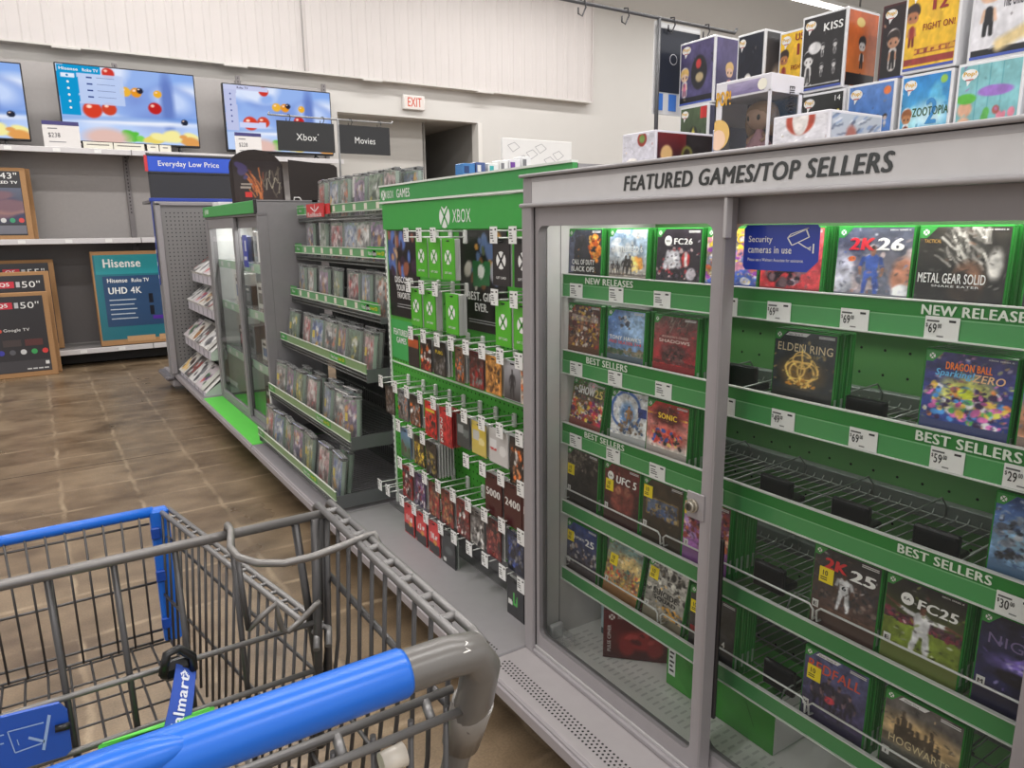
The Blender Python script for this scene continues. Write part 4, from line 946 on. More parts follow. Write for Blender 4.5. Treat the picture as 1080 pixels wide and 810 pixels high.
for y, d, col, fn, n in ((2.375, 'red and white sports card', R_, pa((60, 50, 60), (160, 50, 50), 86, [R_, W2, B_]), 2), (2.27, 'purple sports card', (90, 70, 110), pa((80, 60, 90), (60, 56, 80), 87, [W2, (120, 80, 130), R_]), 2),
    (2.155, 'first brown red crowd card', (96, 50, 46), pa((60, 50, 50), (110, 50, 44), 88, [R_, (150, 110, 80)], 24), 1), (2.06, 'second brown red crowd card', (110, 56, 48), pa((110, 60, 50), (120, 50, 44), 89, [R_, (160, 120, 80), B_], 24), 2),
    (1.955, 'narrow red crowd card', (120, 50, 46), pa((120, 50, 46), (90, 40, 40), 90, [W2, B_, R_]), 2), (1.86, 'black and white faces card', (120, 116, 114), pa((60, 56, 56), (200, 196, 190), 91, [B_, W2, G_]), 2),
    (1.76, 'dark crimson card', (80, 36, 40), pa((70, 40, 44), (110, 40, 44), 92, [(150, 80, 70), B_]), 3), (1.64, 'navy and black battle card', (44, 50, 76), pa((60, 70, 100), (30, 32, 44), 93, [(60, 80, 150), B_, G_]), 2), (1.555, 'black card at the cabinet edge', B_, None, 1)):
    P_(y, 'F', d, col, fn, n, h=.14)
for y, d in ((2.375, 'left'), (2.27, 'middle'), (2.168, 'right')): P_(y, 'G', 'red and black %s card of three alike' % d, (200, 44, 44), lambda: Art(16, 24, (206, 46, 46), (206, 46, 46)).r(0, 1, 0, .36, (34, 32, 32)).r(.2, .3, .5, .7, W2).r(.4, .5, .5, .7, W2).r(.6, .8, .52, .68, W2).e(.62, .42, .2, .1, (206, 140, 40), .3), 2, (), h=.14)
P_(2.06, 'G', 'black card with dim gray gamepad', (44, 46, 46), lambda: Art(20, 24, (48, 50, 50), (36, 36, 38)).e(.5, .5, .3, .14, (84, 90, 90), .5).r(.06, .3, .06, .2, (206, 206, 200)), 2, h=.14, w=.1, tint=(160, 166, 160))
P_(1.645, 'G', 'black card with green emblem', (40, 40, 42), lambda: Art(24, 28, (42, 42, 46), (38, 38, 40)).r(.36, .44, .36, .74, (70, 170, 70)).r(.36, .64, .36, .42, (70, 170, 70)).r(.56, .64, .36, .66, (70, 170, 70)).r(.08, .3, .3, .46, (216, 216, 210)), 2, h=.14, w=.095)
P_(1.545, 'G', 'black and yellow card half behind the cabinet', (50, 46, 36), pa((60, 56, 40), (40, 36, 30), 94, [Y_, (240, 210, 60)], 12), 1, h=.14)

# ------------------------------------------------------------------ tiered wire rack with security cases
rack = thing('tiered_wire_rack', 'gray tiered wire rack holding clear security cases', 'store rack', (1.0, 3.33, 0))
ra, rb = 3.935, 2.725
pr = lambda name, mb, label=None, parent=None: mb.build(name, parent or rack, world=True, label=label)
deck(rack, rb-.002, ra, (128, 124, 127))
m = MB(); m.box(1.36, 1.39, rb, ra, .181, H+.16, (44, 46, 46), 'satin'); zz = .3
while zz < H+.1:
    yy = rb+.03
    while yy < ra: m.quad((1.359, yy, zz), (1.359, yy, zz+.01), (1.359, yy-.01, zz+.01), (1.359, yy-.01, zz), (20, 22, 22)); yy += .0508
    zz += .0508
pr('back_panel', m)
TIER = [(1.205, H+.118), (1.18, H-.076), (1.14, H-.296), (1.068, H-.53), (.985, H-.80), (.91, H-1.036)]
TS = []
for i, (tx, tz) in enumerate(TIER):
    m = MB(); wcol = (112, 114, 112); zb = tz-.05; xb = 1.355
    y = rb+.015
    while y < ra-.01:
        m.tube([(tx+.004, y, tz-.035), (tx+.004, y, zb-.022), (xb, y, zb-.005), (xb, y, zb+.06)], .0016, wcol, 'wire', 5); y += .024
    for xx, z in ((tx+.004, zb-.02), (tx+.004, tz-.055), (tx+.1, zb-.017), (xb, zb+.05)): m.rod((xx, rb+.005, z), (xx, ra-.005, z), .0022, wcol, 'wire', 5)
    m.box(tx+.002, xb, rb+.002, rb+.006, zb-.025, zb+.03 if i > 2 else zb+.0, (92, 94, 95), 'satin'); m.box(tx+.002, xb, ra-.006, ra-.002, zb-.025, zb+.03 if i > 2 else zb, (92, 94, 95), 'satin')
    s = pr('wire_shelf', m)
    m = MB(); sc = (124, 156, 110) if i > 2 else (104, 160, 110)
    m.box(tx-.002, tx+.002, rb, ra, tz-.034, tz, sc, 'gloss'); m.box(tx-.004, tx+.003, rb, ra, tz, tz+.003, (196, 202, 190), 'satin'); m.box(tx-.004, tx+.003, rb, ra, tz-.038, tz-.034, (196, 202, 190), 'satin')
    if i < 3:
        for k in range(8): m.box(tx-.0028, tx-.002, 3.745-.13*k, 3.775-.13*k, tz-.031, tz-.005, (226, 218, 204), 'gloss')
    m.box(tx-.0028, tx-.002, ra-.12, ra-.01, tz-.034, tz+(.012 if i < 3 else .002), (56, 150, 62), 'gloss'); ytext(m, 'Xbox', ra-.035, ra-.085, tz-.022, tz-.008, tx-.0032, WHITE, .02)
    if i > 0:
        a0 = rb+.2 if i < 3 else rb+.42
        m.box(tx-.0028, tx-.002, a0-.19, a0, tz-.034, tz+(.01 if i < 3 else .001), (60, 160, 66), 'gloss'); ytext(m, 'Video Games', a0-.01, a0-.1, tz-.026, tz-.008, tx-.0032, WHITE, .02); ytext(m, 'Under $20', a0-.105, a0-.18, tz-.026, tz-.008, tx-.0032, (230, 220, 60), .02)
    m.build('label_strip', s, world=True)
    if i == 0:
        m = MB(); m.box(tx-.02, tx-.017, 3.46, 3.72, tz-.052, tz+.012, (206, 46, 48), 'gloss'); m.box(tx-.012, tx-.009, 3.4, 3.47, tz-.04, tz+.008, (206, 46, 48), 'gloss')
        ytext(m, 'Rollback', 3.70, 3.49, tz-.05, tz-.03, tx-.0206, WHITE, .01)
        fr = lambda u, w, k=0: (tx-.0206, u, w)
        m.line([(3.59, tz+.009), (3.59, tz-.024)], .007, 0, WHITE, frame=fr); m.line([(3.65, tz-.004), (3.59, tz-.026), (3.53, tz-.004)], .007, 0, WHITE, frame=fr)
        m.build('rollback_sign', s, world=True, label='red hanging sign with white arrow')
    TS.append(s)
SMESH = {}
CW, CH = .140, .188
PAL = [((200, 170, 170), (150, 90, 90), [(190, 60, 60), (230, 220, 216), (90, 60, 60)]), ((110, 130, 170), (180, 180, 190), [(60, 80, 140), (220, 220, 220), (230, 180, 80)]), ((190, 186, 180), (120, 110, 106), [(60, 60, 64), (220, 120, 70), (240, 240, 236)]), ((150, 110, 150), (90, 70, 110), [(220, 160, 80), (60, 50, 90), (230, 220, 230)]), ((90, 120, 90), (140, 150, 120), [(220, 200, 80), (50, 70, 50), (230, 230, 220)])]
PN = ['rosy red', 'steel blue', 'gray orange', 'violet', 'olive green']
INNER = {}
def keeper(i, y, k, tilt=0.0, back=0, pal=None, where=None, x=0):
    tx, tz = TIER[i]; z = tz-.06; X = tx+.03+x+back*.035; lean = .12 if i > 2 else .05
    tier = ['top', 'second', 'third', 'fourth', 'fifth', 'lowest'][i]
    p = pal if pal is not None else (i*3+k) % 5
    pos = where or '%s from left' % ORD[k]
    t = thing('security_case', 'clear security case, %s, on the %s tier of the wire rack' % (pos, tier), 'security case', (X, y, z), RZ, 'security cases on the tiered rack')
    t.rotation_euler = (-lean, tilt, RZ+random.uniform(-.14, .1))
    g = thing('game_case', '%s cover game inside the clear case %s on %s tier' % (PN[p], pos, tier), 'video game', (X, y, z), RZ, 'games inside the security cases')
    g.rotation_euler = t.rotation_euler
    if 'shell' not in SMESH:
        m = MB(); c = (220, 224, 222)
        m.box(-CW/2, CW/2, 0, .026, 0, CH, c, 'clear', .002); o1 = m.build('clear_shell', t)
        m = MB(); m.box(-CW/2, CW/2, -.001, .027, CH-.014, CH, (120, 124, 124), 'clear', .002); m.box(CW/2-.03, CW/2-.006, -.0018, .0275, CH-.012, CH-.004, (28, 28, 30), 'plastic', .001); m.box(-CW/2+.006, -CW/2+.022, -.0018, .0275, CH-.011, CH-.005, (50, 52, 54), 'plastic', .001); o2 = m.build('lock_bar', t)
        SMESH['shell'], SMESH['lock'] = o1.data, o2.data
        m = MB(); m.box(-.064, .064, .006, .0205, .004, .172, (146, 164, 149), 'case', .001); SMESH['box'] = m.build('case_shell', g).data
    else:
        for nm, key, par in (('clear_shell', 'shell', t), ('lock_bar', 'lock', t), ('case_shell', 'box', g)):
            o = bpy.data.objects.new(nm, SMESH[key]); COL.objects.link(o); o.parent = par
    top, bot, cols = PAL[p]
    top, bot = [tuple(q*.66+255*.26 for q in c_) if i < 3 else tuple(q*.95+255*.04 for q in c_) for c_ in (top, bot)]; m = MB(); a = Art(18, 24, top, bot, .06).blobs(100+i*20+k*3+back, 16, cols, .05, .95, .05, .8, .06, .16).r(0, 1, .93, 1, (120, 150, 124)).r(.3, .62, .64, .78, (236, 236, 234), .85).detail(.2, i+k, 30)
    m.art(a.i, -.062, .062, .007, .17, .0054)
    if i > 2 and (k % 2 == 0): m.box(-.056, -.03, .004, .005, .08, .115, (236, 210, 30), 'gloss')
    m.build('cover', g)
YT = [[3.65, 3.49, 3.33, 3.155, 2.98, 2.83], [3.79, 3.60, 3.41, 3.22, 3.06, 2.915], [3.86, 3.70, 3.51, 3.32, 3.12, 2.965, 2.81],
      [3.85, 3.62, 3.45, 3.28, 3.12, 2.97, 2.815], [3.85, 3.70, 3.53, 3.33, 3.13, 2.965, 2.815], [3.855, 3.70, 3.53, 3.37, 3.21, 2.99, 2.825]]
for i, ys in enumerate(YT):
    for k, y in enumerate(ys): keeper(i, y+random.uniform(-.012, .012), k, random.uniform(-.03, .03) if (i, k) not in ((4, 6),) else -.14)
for n_, (i, y, p) in enumerate([(4, 3.62, 4), (4, 3.42, 0), (4, 3.2, 2), (4, 2.99, 1), (3, 3.5, 2), (3, 3.3, 1), (3, 3.13, 4), (3, 2.9, 0), (5, 2.9, 4), (1, 3.5, 0), (2, 3.05, 1)]):
    keeper(i, y, 7+n_ % 4, 0, 1, p, 'in the back row behind, number %s' % ORD[n_] if False else 'behind the %s front one' % ORD[min(range(len(YT[i])), key=lambda q: abs(YT[i][q]-y))], .02)
for k, (y, p) in enumerate([(3.07, 1), (2.9, 2), (2.76, 1)]):
    tx, tz = TIER[0]
    keeper(0, y, 6+k, 0, 1, p, 'taller back row, %s' % ORD[k], .03)
# ------------------------------------------------------------------ far glass cabinet
fa, fb = 5.29, 3.945; FXF = 1.0
fc = thing('glass_cabinet', 'far gray glass cabinet with green header and two doors', 'cabinet', (FXF, 4.6, 0))
fp = lambda name, mb, label=None, parent=None: mb.build(name, parent or fc, world=True, label=label)
deck(fc, fb, fa, (92, 200, 72))
m = MB(); m.box(FXF, 1.29, fb, fb+.02, .181, H+.155, (132, 130, 132), 'satin', .002); fp('side_panel', m)
m = MB(); m.box(FXF+.02, 1.29, fb+.02, fb+.026, .2, H+.1, (210, 210, 208), 'satin'); m.box(FXF+.02, 1.29, fa-.026, fa-.02, .2, H+.1, (214, 216, 214), 'satin'); fp('side_lining', m)
m = MB(); m.box(FXF, 1.29, fa-.02, fa, .181, H+.155, (132, 130, 132), 'satin', .002); fp('side_panel', m)
m = MB(); m.box(1.29, 1.32, fb, fa, .181, H+.16, (120, 122, 122), 'satin'); fp('back_panel', m)
m = MB(); m.box(FXF, 1.5, fb, fa, H+.15, H+.16, (140, 138, 140), 'satin'); fp('top_panel', m)
m = MB(); m.box(FXF-.012, FXF+.01, fb+.02, fa+.01, H+.093, H+.158, (72, 160, 84), 'satin', .002); m.box(FXF-.014, FXF+.012, fb+.005, fb+.022, H+.088, H+.162, (40, 40, 42), 'satin', .002)
yorb(m, FXF-.0122, 5.22, H+.126, .02, (206, 226, 206), (72, 160, 84)); m.box(FXF-.0126, FXF-.012, 5.12, 5.19, H+.112, H+.14, (190, 220, 192), 'gloss'); fp('header', m)
m = MB(); m.box(FXF-.004, FXF+.05, fb-.003, fa, H+.08, H+.094, (120, 118, 120), 'satin', .002); m.box(FXF-.004, FXF+.05, fb, fa, .181, .2, (120, 118, 120), 'satin', .002); m.box(FXF-.004, FXF+.05, fb-.002, fb+.025, .2, H+.08, (130, 128, 130), 'satin', .002); m.box(FXF-.004, FXF+.05, fa-.05, fa+.002, .2, H+.08, (130, 128, 130), 'satin', .002); fp('door_frame', m)
for k, (a, b, xx) in enumerate(((5.24, 4.50, FXF), (4.56, 3.97, FXF+.025))):
    m = MB()
    for q in ((b, a, H+.02, H+.08), (b, a, .2, .24), (b, b+.045, .24, H+.02), (a-.03, a, .24, H+.02)): m.box(xx, xx+.018, q[0], q[1], q[2], q[3], (136, 134, 136), 'satin', .002)
    dd = fp('glass_door', m)
    m = MB(); m.quad((xx+.01, a-.03, .24), (xx+.01, b+.045, .24), (xx+.01, b+.045, H+.02), (xx+.01, a-.03, H+.02), (230, 230, 230), 'glass'); m.build('glass_pane', dd, world=True)
m = MB(); m.box(FXF+.022, FXF+.024, 4.32, 4.42, H-.2, H-.02, (40, 62, 168), 'gloss'); m.box(FXF+.0212, FXF+.022, 4.34, 4.37, H-.11, H-.05, WHITE, 'gloss'); m.box(FXF+.0212, FXF+.022, 4.34, 4.40, H-.16, H-.14, WHITE, 'gloss'); m.build('notice_sticker', dd, world=True, label='blue notice sticker')
m = MB(); m.box(FXF-.008, FXF, 3.955, 3.975, H-.16, H+.0, (222, 222, 220), 'gloss', .002); m.box(FXF-.008, FXF, 3.955, 3.975, .3, .5, (222, 222, 220), 'gloss', .002); fp('door_clip', m)
m = MB(); m.box(1.1, 1.14, fb+.05, fa-.05, H+.075, H+.085, (200, 200, 200)); m.tube([(1.12, fb+.06, H+.068), (1.12, fa-.06, H+.068)], .007, (255, 250, 240), 'fill_glow'); fp('added_cabinet_light', m)  # tube and area light added to brighten the far cabinet's inside
ld = bpy.data.lights.new('added_far_fill', 'AREA'); ld.shape = 'RECTANGLE'; ld.size = .04; ld.size_y = 1.15; ld.energy = 5; ld.color = (1, .98, .95)
lo = bpy.data.objects.new('added_far_fill', ld); COL.objects.link(lo); lo.location = (1.12, (fa+fb)/2, H+.058)
zs = (.55, .86, 1.13)
for z in zs:
    m = MB(); m.box(FXF+.05, 1.29, fb+.03, fa-.03, z-.006, z, (190, 206, 196), 'clear'); m.box(FXF+.046, FXF+.05, fb+.03, fa-.03, z-.05, z, (176, 206, 182), 'gloss')
    for k in range(6): m.box(FXF+.0455, FXF+.046, 5.1-.2*k, 5.16-.2*k, z-.04, z-.01, (228, 230, 226), 'gloss')
    fp('shelf', m)
def carton(name, label, x0, x1, y0, y1, z0, z1, col, mat='gloss', front=(), group=None, cat='box', art=None, rz=0):
    m = MB(); m.box(x0, x1, y0, y1, z0, z1, col, mat, .0015)
    o = thing(name, label, cat, ((x0+x1)/2, (y0+y1)/2, z0), 0, group)
    m.build('carton', o, world=True)
    m = MB()
    for (ua, ub, qa, qb, c) in front:
        m.quad((x0-.0006, y1-(y1-y0)*ua, z0+(z1-z0)*qa), (x0-.0006, y1-(y1-y0)*ub, z0+(z1-z0)*qa), (x0-.0006, y1-(y1-y0)*ub, z0+(z1-z0)*qb), (x0-.0006, y1-(y1-y0)*ua, z0+(z1-z0)*qb), c, 'gloss')
    if front: m.build('printed_front', o, world=True)
    return o
K = (44, 44, 46); Wt = (216, 216, 212)
gi = [('black headset box', K, (120, 120, 122)), ('white accessory box', Wt, (90, 90, 92)), ('black gamepad box', K, (150, 60, 70)), ('gray charger box', (120, 120, 122), (60, 60, 62)), ('tall white cable box', Wt, (80, 110, 160))]
n = 0
for zi, z in enumerate((.2, .55, .86, 1.13)):
    for k, y in enumerate((4.98, 4.72, 4.42, 4.2, 4.03)):
        if zi == 0 and k in (0, 1, 3): continue
        if zi == 3 and k in (0,): continue
        nm, c, c2 = gi[(zi*2+k) % 5]; h = .16+.03*((k+zi) % 3)
        carton('accessory_box', '%s, %s from left on %s shelf of far glass cabinet' % (nm, ORD[k], ('floor', 'low', 'middle', 'top')[zi]), 1.1, 1.2, y-.07, y+.07, z+.001, z+h-.04, c, front=[(.2, .8, .2, .62, c2), (.2, .7, .74, .86, Wt if c == K else K)], group='accessory boxes in the far glass cabinet')

# ------------------------------------------------------------------ farthest rack with sloping trays and pegboard end
mg = thing('sloped_tray_rack', 'farthest rack of sloping trays with gray pegboard end panel', 'store rack', (1.0, 5.85, 0))
mp = lambda name, mb, label=None, parent=None: mb.build(name, parent or mg, world=True, label=label)
deck(mg, 5.295, 6.42, (128, 124, 127))
m = MB(); m.box(.86, 1.4, 6.38, 6.4, .185, H+.215, (122, 120, 120), 'satin')
zz = .3
while zz < H+.16:
    xx = .915
    while xx < 1.32:
        m.poly([(xx+.0055*math.cos(a*math.pi/3), 6.3795, zz+.0055*math.sin(a*math.pi/3)) for a in range(6)], (50, 48, 50)); xx += .0305
    zz += .0305
ep = mp('end_panel', m)
m = MB(); m.box(.84, .88, 6.365, 6.41, .181, H+.225, (146, 142, 145), 'satin', .004); m.box(.84, 1.4, 6.365, 6.41, H+.205, H+.235, (146, 142, 145), 'satin', .004); mp('end_frame', m)
m = MB(); m.box(1.33, 1.36, 5.295, 6.38, .181, H+.15, (96, 94, 96), 'satin'); mp('back_panel', m)
TR = [(.90, .20, .34), (.96, .48, .62), (1.01, .76, .88), (1.06, .98, 1.10)]
for k, (x, z0, z1) in enumerate(TR):
    m = MB(); m.poly([(x, 6.33, z0), (x, 5.34, z0), (x+.16, 5.34, z1), (x+.16, 6.33, z1)], (216, 214, 210), 'satin'); m.box(x-.006, x, 5.34, 6.33, z0-.05, z0+.012, (196, 192, 200), 'satin')
    m.poly([(x, 5.34, z0-.05), (x+.2, 5.34, z0-.05), (x+.2, 5.34, z1), (x, 5.34, z0)], (190, 204, 192), 'satin'); m.poly([(x, 6.33, z0-.05), (x, 6.33, z0), (x+.2, 6.33, z1), (x+.2, 6.33, z0-.05)], (190, 196, 192), 'satin'); m.box(x, x+.2, 5.34, 6.33, z0-.055, z0-.05, (150, 156, 150), 'satin')
    for q in range(6): m.box(x-.0068, x-.006, 5.4+.16*q, 5.42+.16*q, z0-.045, z0+.005, (120, 116, 130), 'gloss')
    mp('sloping_tray', m)
mb_cols = [((220, 214, 206), [(150, 90, 40), (60, 40, 34), (230, 190, 110)]), ((206, 196, 200), [(90, 60, 110), (60, 100, 60), (200, 80, 70)]), ((226, 224, 222), [(60, 60, 64), (120, 120, 124)]), ((90, 86, 84), [(200, 200, 200), (150, 60, 50)])]
for k, (x, z0, z1) in enumerate(TR):
    sl = math.atan2(.16, z1-z0)
    for q, y in enumerate((6.2, 5.97, 5.74, 5.51)):
        t = thing('flat_set_box', 'flat boxed set, %s from far end on %s sloping tray' % (ORD[q], ('lowest', 'second lowest', 'second highest', 'highest')[k]), 'box', (x-.002, y, z0+.006), RZ, 'boxed sets on the sloping trays'); t.rotation_euler = (-sl, 0, RZ)
        bg, cs = mb_cols[(k+q*3) % 4]; m = MB(); hh = .2*(.9 if k else 1)
        m.box(-.1, .1, -.03, -.004, 0, hh, (222, 220, 216), 'gloss', .0012); m.build('carton', t)
        a = Art(20, 18, bg, bg).blobs(200+k*4+q, 9, cs, .3 if q % 2 else .05, .95, .15, .8, .08, .18).r(.05, .35, .78, .9, (60, 60, 64)); m = MB(); m.art(a.i, -.098, .098, .002, hh-.002, -.0306); m.build('printed_front', t)
# end cap behind the pegboard end: blue topped unit, tall price sign
ec = thing('end_display', 'blue topped end display behind the pegboard panel', 'store display', (1.2, 6.7, 0))
m = MB(); m.box(.95, 1.6, 6.48, 6.5, .0, .12, (60, 58, 60)); m.box(.83, 1.6, 6.43, 6.47, .12, H+.24, (150, 148, 150), 'satin'); m.box(.84, 1.62, 6.43, 6.9, .06, .16, (150, 145, 148), 'satin', .01); m.build('body', ec, world=True)
m = MB(); m.box(.82, 1.6, 6.47, 6.9, H+.23, H+.25, (120, 118, 120), 'satin'); m.box(.815, 1.6, 6.42, 6.46, H+.238, H+.264, (52, 72, 160), 'gloss', .002); m.box(.826, .832, 6.42, 6.46, .9, H+.25, (52, 72, 160), 'gloss', .002); m.build('blue_trim', ec, world=True)
m = MB()
for k in range(4): m.box(.8252, .826, 6.43, 6.455, .95+.1*k, .98+.1*k, WHITE, 'gloss')
m.build('tag_strip', ec, world=True)
m = MB(); m.box(.79, .87, 6.42, 6.86, .115, .155, (110, 106, 110), 'satin', .015); m.build('bumper', ec, world=True)
sg = thing('price_sign', 'blue low price sign above a black board', 'sign', (1.25, 6.95, 0))
m = MB()
for x in (.905, 1.6): m.box(x-.012, x+.012, 6.94, 6.96, 0, H+.65, (60, 60, 64), 'satin')
m.build('post', sg, world=True)
m = MB(); m.box(.9, 1.62, 6.935, 6.945, H+.26, H+.49, (44, 44, 50), 'satin', .002); m.build('back_board', sg, world=True)
m = MB(); m.box(.895, 1.62, 6.925, 6.95, H+.5, H+.625, (40, 84, 206), 'gloss', .003); m.box(.89, 1.62, 6.92, 6.955, H+.625, H+.645, (60, 60, 64), 'satin', .002); m.box(.872, .895, 6.925, 6.95, H+.5, H+.63, (206, 50, 60), 'gloss'); m.box(.895, 1.62, 6.922, 6.93, H+.49, H+.5, (60, 60, 64), 'satin')
m.text('Everyday Low Price', .975, 1.46, H+.533, H+.588, 6.9243, WHITE, .012); m.build('sign_face', sg, world=True)

# things standing on the far cabinet
t = thing('cutout_display', 'round topped dark cardboard display with orange sparks', 'display', (1.2, 4.6, H+.16))
m = MB(); P = [(1.03, H+.16), (1.34, H+.16), (1.335, H+.4)]
for k in range(13): a = math.pi*k/12; P.append((1.18+.155*math.cos(a), H+.37+.105*math.sin(a)))
P.append((1.025, H+.36))
i = m.add([(a, 4.6, b) for a, b in P]+[(a, 4.612, b) for a, b in P]); n = len(P)
m.face(tuple(range(i, i+n)), (44, 36, 34), 'card'); m.face(tuple(reversed(range(i+n, i+2*n))), (44, 36, 34), 'card')
for k in range(n): l = (k+1) % n; m.face((i+k, i+n+k, i+n+l, i+l), (44, 36, 34), 'card')
m.box(1.08, 1.3, 4.61, 4.72, H+.16, H+.165, (50, 40, 38), 'card'); m.build('board', t, world=True)
m = MB(); a = Art(64, 64, (44, 36, 36), (50, 36, 32)).streaks(300, 26, [(190, 96, 46), (130, 64, 36), (214, 130, 70)], .38, .6, .0, .45, .5, .011, 1.7).streaks(301, 16, [(180, 172, 150), (110, 100, 84)], .62, .95, .1, .7, .3, .009, 1.5).blobs(302, 8, [(70, 60, 100)], .05, .3, .5, .9, .05, .1)
b = MB(); m.art(a.i, 1.045, 1.325, H+.175, H+.41, 4.5994)
m.box(1.105, 1.145, 4.5982, 4.599, H+.2, H+.23, (206, 50, 44), 'gloss'); m.box(1.08, 1.14, 4.5982, 4.599, H+.25, H+.262, (160, 150, 140), 'gloss'); m.box(1.085, 1.15, 4.5982, 4.599, H+.27, H+.28, (150, 140, 130), 'gloss'); m.build('printed_front', t, world=True)
t = thing('cutout_display', 'plain black back of a cardboard display above gray cabinet', 'display', (1.5, 4.55, H+.16))
m = MB(); P = [(1.36, H+.15), (1.665, H+.15), (1.66, H+.385), (1.64, H+.4), (1.36, H+.42)]
i = m.add([(a, 4.55, b) for a, b in P]+[(a, 4.562, b) for a, b in P]); n = len(P)
m.face(tuple(range(i, i+n)), (46, 40, 38), 'card'); m.face(tuple(reversed(range(i+n, i+2*n))), (46, 40, 38), 'card')
for k in range(n): l = (k+1) % n; m.face((i+k, i+n+k, i+n+l, i+l), (46, 40, 38), 'card')
m.tube([(1.37, 4.545, H+.155), (1.38, 4.545, H+.2), (1.41, 4.545, H+.2), (1.44, 4.545, H+.155)], .004, (210, 208, 204), 'card'); m.build('board', t, world=True)
carton('paper_stack', 'white paper stack on the far glass cabinet beside blue sign', 1.05, 1.3, 5.1, 5.28, H+.161, H+.19, (216, 214, 212), 'card')

# ------------------------------------------------------------------ things standing on the middle fixtures
def flat(name, label, cat, x0, x1, Y, z0, z1, col, depth=.02, dec=None, group=None):
    t = thing(name, label, cat, ((x0+x1)/2, Y, z0), 0, group); m = MB(); m.box(x0, x1, Y, Y+depth, z0, z1, col, 'gloss', .002); m.build('body', t, world=True)
    if dec: m = MB(); dec(m); m.build('printed_front', t, world=True)
    return t
def wb(m):
    g = random.Random(8)
    for k in range(9):
        cx, cz, r = g.uniform(1.98, 2.5), g.uniform(H+.2, H+.33), g.uniform(.015, .04); n = g.choice((4, 6))
        P = [(cx+r*math.cos(2*math.pi*q/n), cz+r*math.sin(2*math.pi*q/n)) for q in range(n+1)]; m.line(P, .0025, 3.1593, (170, 168, 170))
pos = [onY(p, q, 3.16) for p, q in ((530, 145), (603, 148), (603, 172))]
flat('patterned_board', 'white board with gray outline pattern behind green display', 'board', pos[0][0], pos[1][0], 3.16, H+.1045, pos[0][2], (228, 226, 224), .02, lambda m: [m.line([(u, v), (u+.04, v+.016), (u+.07, v-.006), (u+.03, v-.03), (u, v)], .003, 3.1594, (168, 166, 170)) for u, v in [(pos[0][0]+.03+.055*q, pos[0][2]-.035-.03*((q*2) % 3)) for q in range(6)]])
rs = thing('rear_shelving', 'gray back side shelving behind the green display and wire rack', 'shelving', (1.9, 3.3, 0)); m = MB(); m.box(1.42, 2.6, 2.73, 3.93, 0, H+.1, (146, 143, 144), 'satin', .004); m.build('body', rs, world=True); m = MB(); m.box(1.42, 2.6, 2.73, 3.93, H+.1, H+.104, (170, 168, 168), 'satin'); m.build('top_panel', rs, world=True)
for k, (px0, px1, pt, d, c) in enumerate([(488, 501, 172, 'small blue box, leftmost of the row', (60, 120, 180)), (502, 512, 171, 'small navy box with white band', (70, 90, 140)), (515, 526, 172, 'white box with teal corner', (220, 222, 220)), (527, 536, 169, 'plain white box beside teal cornered one', (226, 226, 224)), (537, 549, 168, 'white box with purple corner', (222, 220, 224)), (550, 560, 165, 'tall white box next to purple cornered box', (228, 228, 228)), (577, 586, 172, 'small white box under the patterned board', (224, 222, 220)), (589, 600, 172, 'small white box at right under patterned board', (222, 222, 222))]):
    a, b = onY(px0, pt, 2.5), onY(px1, pt, 2.5)
    dec = None
    cc = {0: (30, 60, 110), 1: (220, 220, 220), 2: (60, 170, 170), 4: (110, 60, 150)}.get(k, (120, 120, 124))
    flat('small_box', d + ' on green display', 'box', a[0], b[0], 2.5, H+.1605, a[2], c, .06, (lambda m, a=a, b=b, cc=cc: [m.box(a[0]+.006, (a[0]+b[0])/2, 2.4985, 2.4995, a[2]-.035, a[2]-.01, cc, 'gloss'), m.box(a[0]+.006, b[0]-.006, 2.4985, 2.4995, a[2]-.05, a[2]-.046, (90, 90, 94), 'gloss')]), 'small boxes on top of the green display')

# hanging sign rods
def rod_stand(name, label, X, Y, z0, zr, xa, xb, hooks, col=(96, 96, 98)):
    t = thing(name, label, 'sign holder', (X, Y, z0)); m = MB(); m.rod((X, Y, z0), (X, Y, zr), .0055, col, 'metal', 10); m.build('post', t, world=True)
    m = MB(); m.tube([(xa, Y, zr+.012), (xa-.008, Y, zr), (xa+.01, Y, zr), (xb, Y, zr), (xb+.008, Y, zr+.012)], .0045, col, 'metal', 8); m.build('crossbar', t, world=True)
    for x in hooks:
        m = MB(); m.tube([(x-.006, Y, zr+.006), (x+.004, Y-.004, zr+.008), (x+.008, Y-.004, zr-.01), (x, Y, zr-.03), (x-.012, Y, zr-.026), (x-.012, Y, zr-.012)], .0022, (70, 70, 72), 'metal', 6); m.build('hook', t, world=True)
    return t
s = 3.92/3.3
rod_stand('sign_rod', 'thin gray rod on a post holding two black signs', 1.45, 3.92, H+.16, H+.485*s+.002, .92*s, 1.48*s, [1.0*s, 1.15*s, 1.28*s, 1.42*s], (150, 150, 150))
for w, xa, xb in (('Xbox', .946*s, 1.2*s), ('Movies', 1.222*s, 1.468*s)):
    m = MB(); m.box(xa, xb, 3.915, 3.922, H+.342*s, H+.466*s, (40, 40, 42), 'satin', .001)
    cx = (xa+xb)/2; hw = .054 if w == 'Xbox' else .058
    m.text(w, cx-hw, cx+hw, H+.388*s, H+.416*s, 3.9143, WHITE, 0)
    if w == 'Xbox': m.disc(cx+hw+.008, H+.416*s, .003, 3.9143, WHITE)
    o = m.build('hanging_sign'); tag(o, '%s of two black hanging signs on the thin rod' % ('left' if w == 'Xbox' else 'right'), 'sign')
q = 1.45/1.87; YR = 1.95*q
rod_stand('sign_rod', 'dark gray empty hook rod on a post above figure boxes', 1.45, YR, H+.125, H+.69*q, 1.44*q, 2.247*q, [1.54*q, 1.72*q, 1.93*q, 2.1*q])
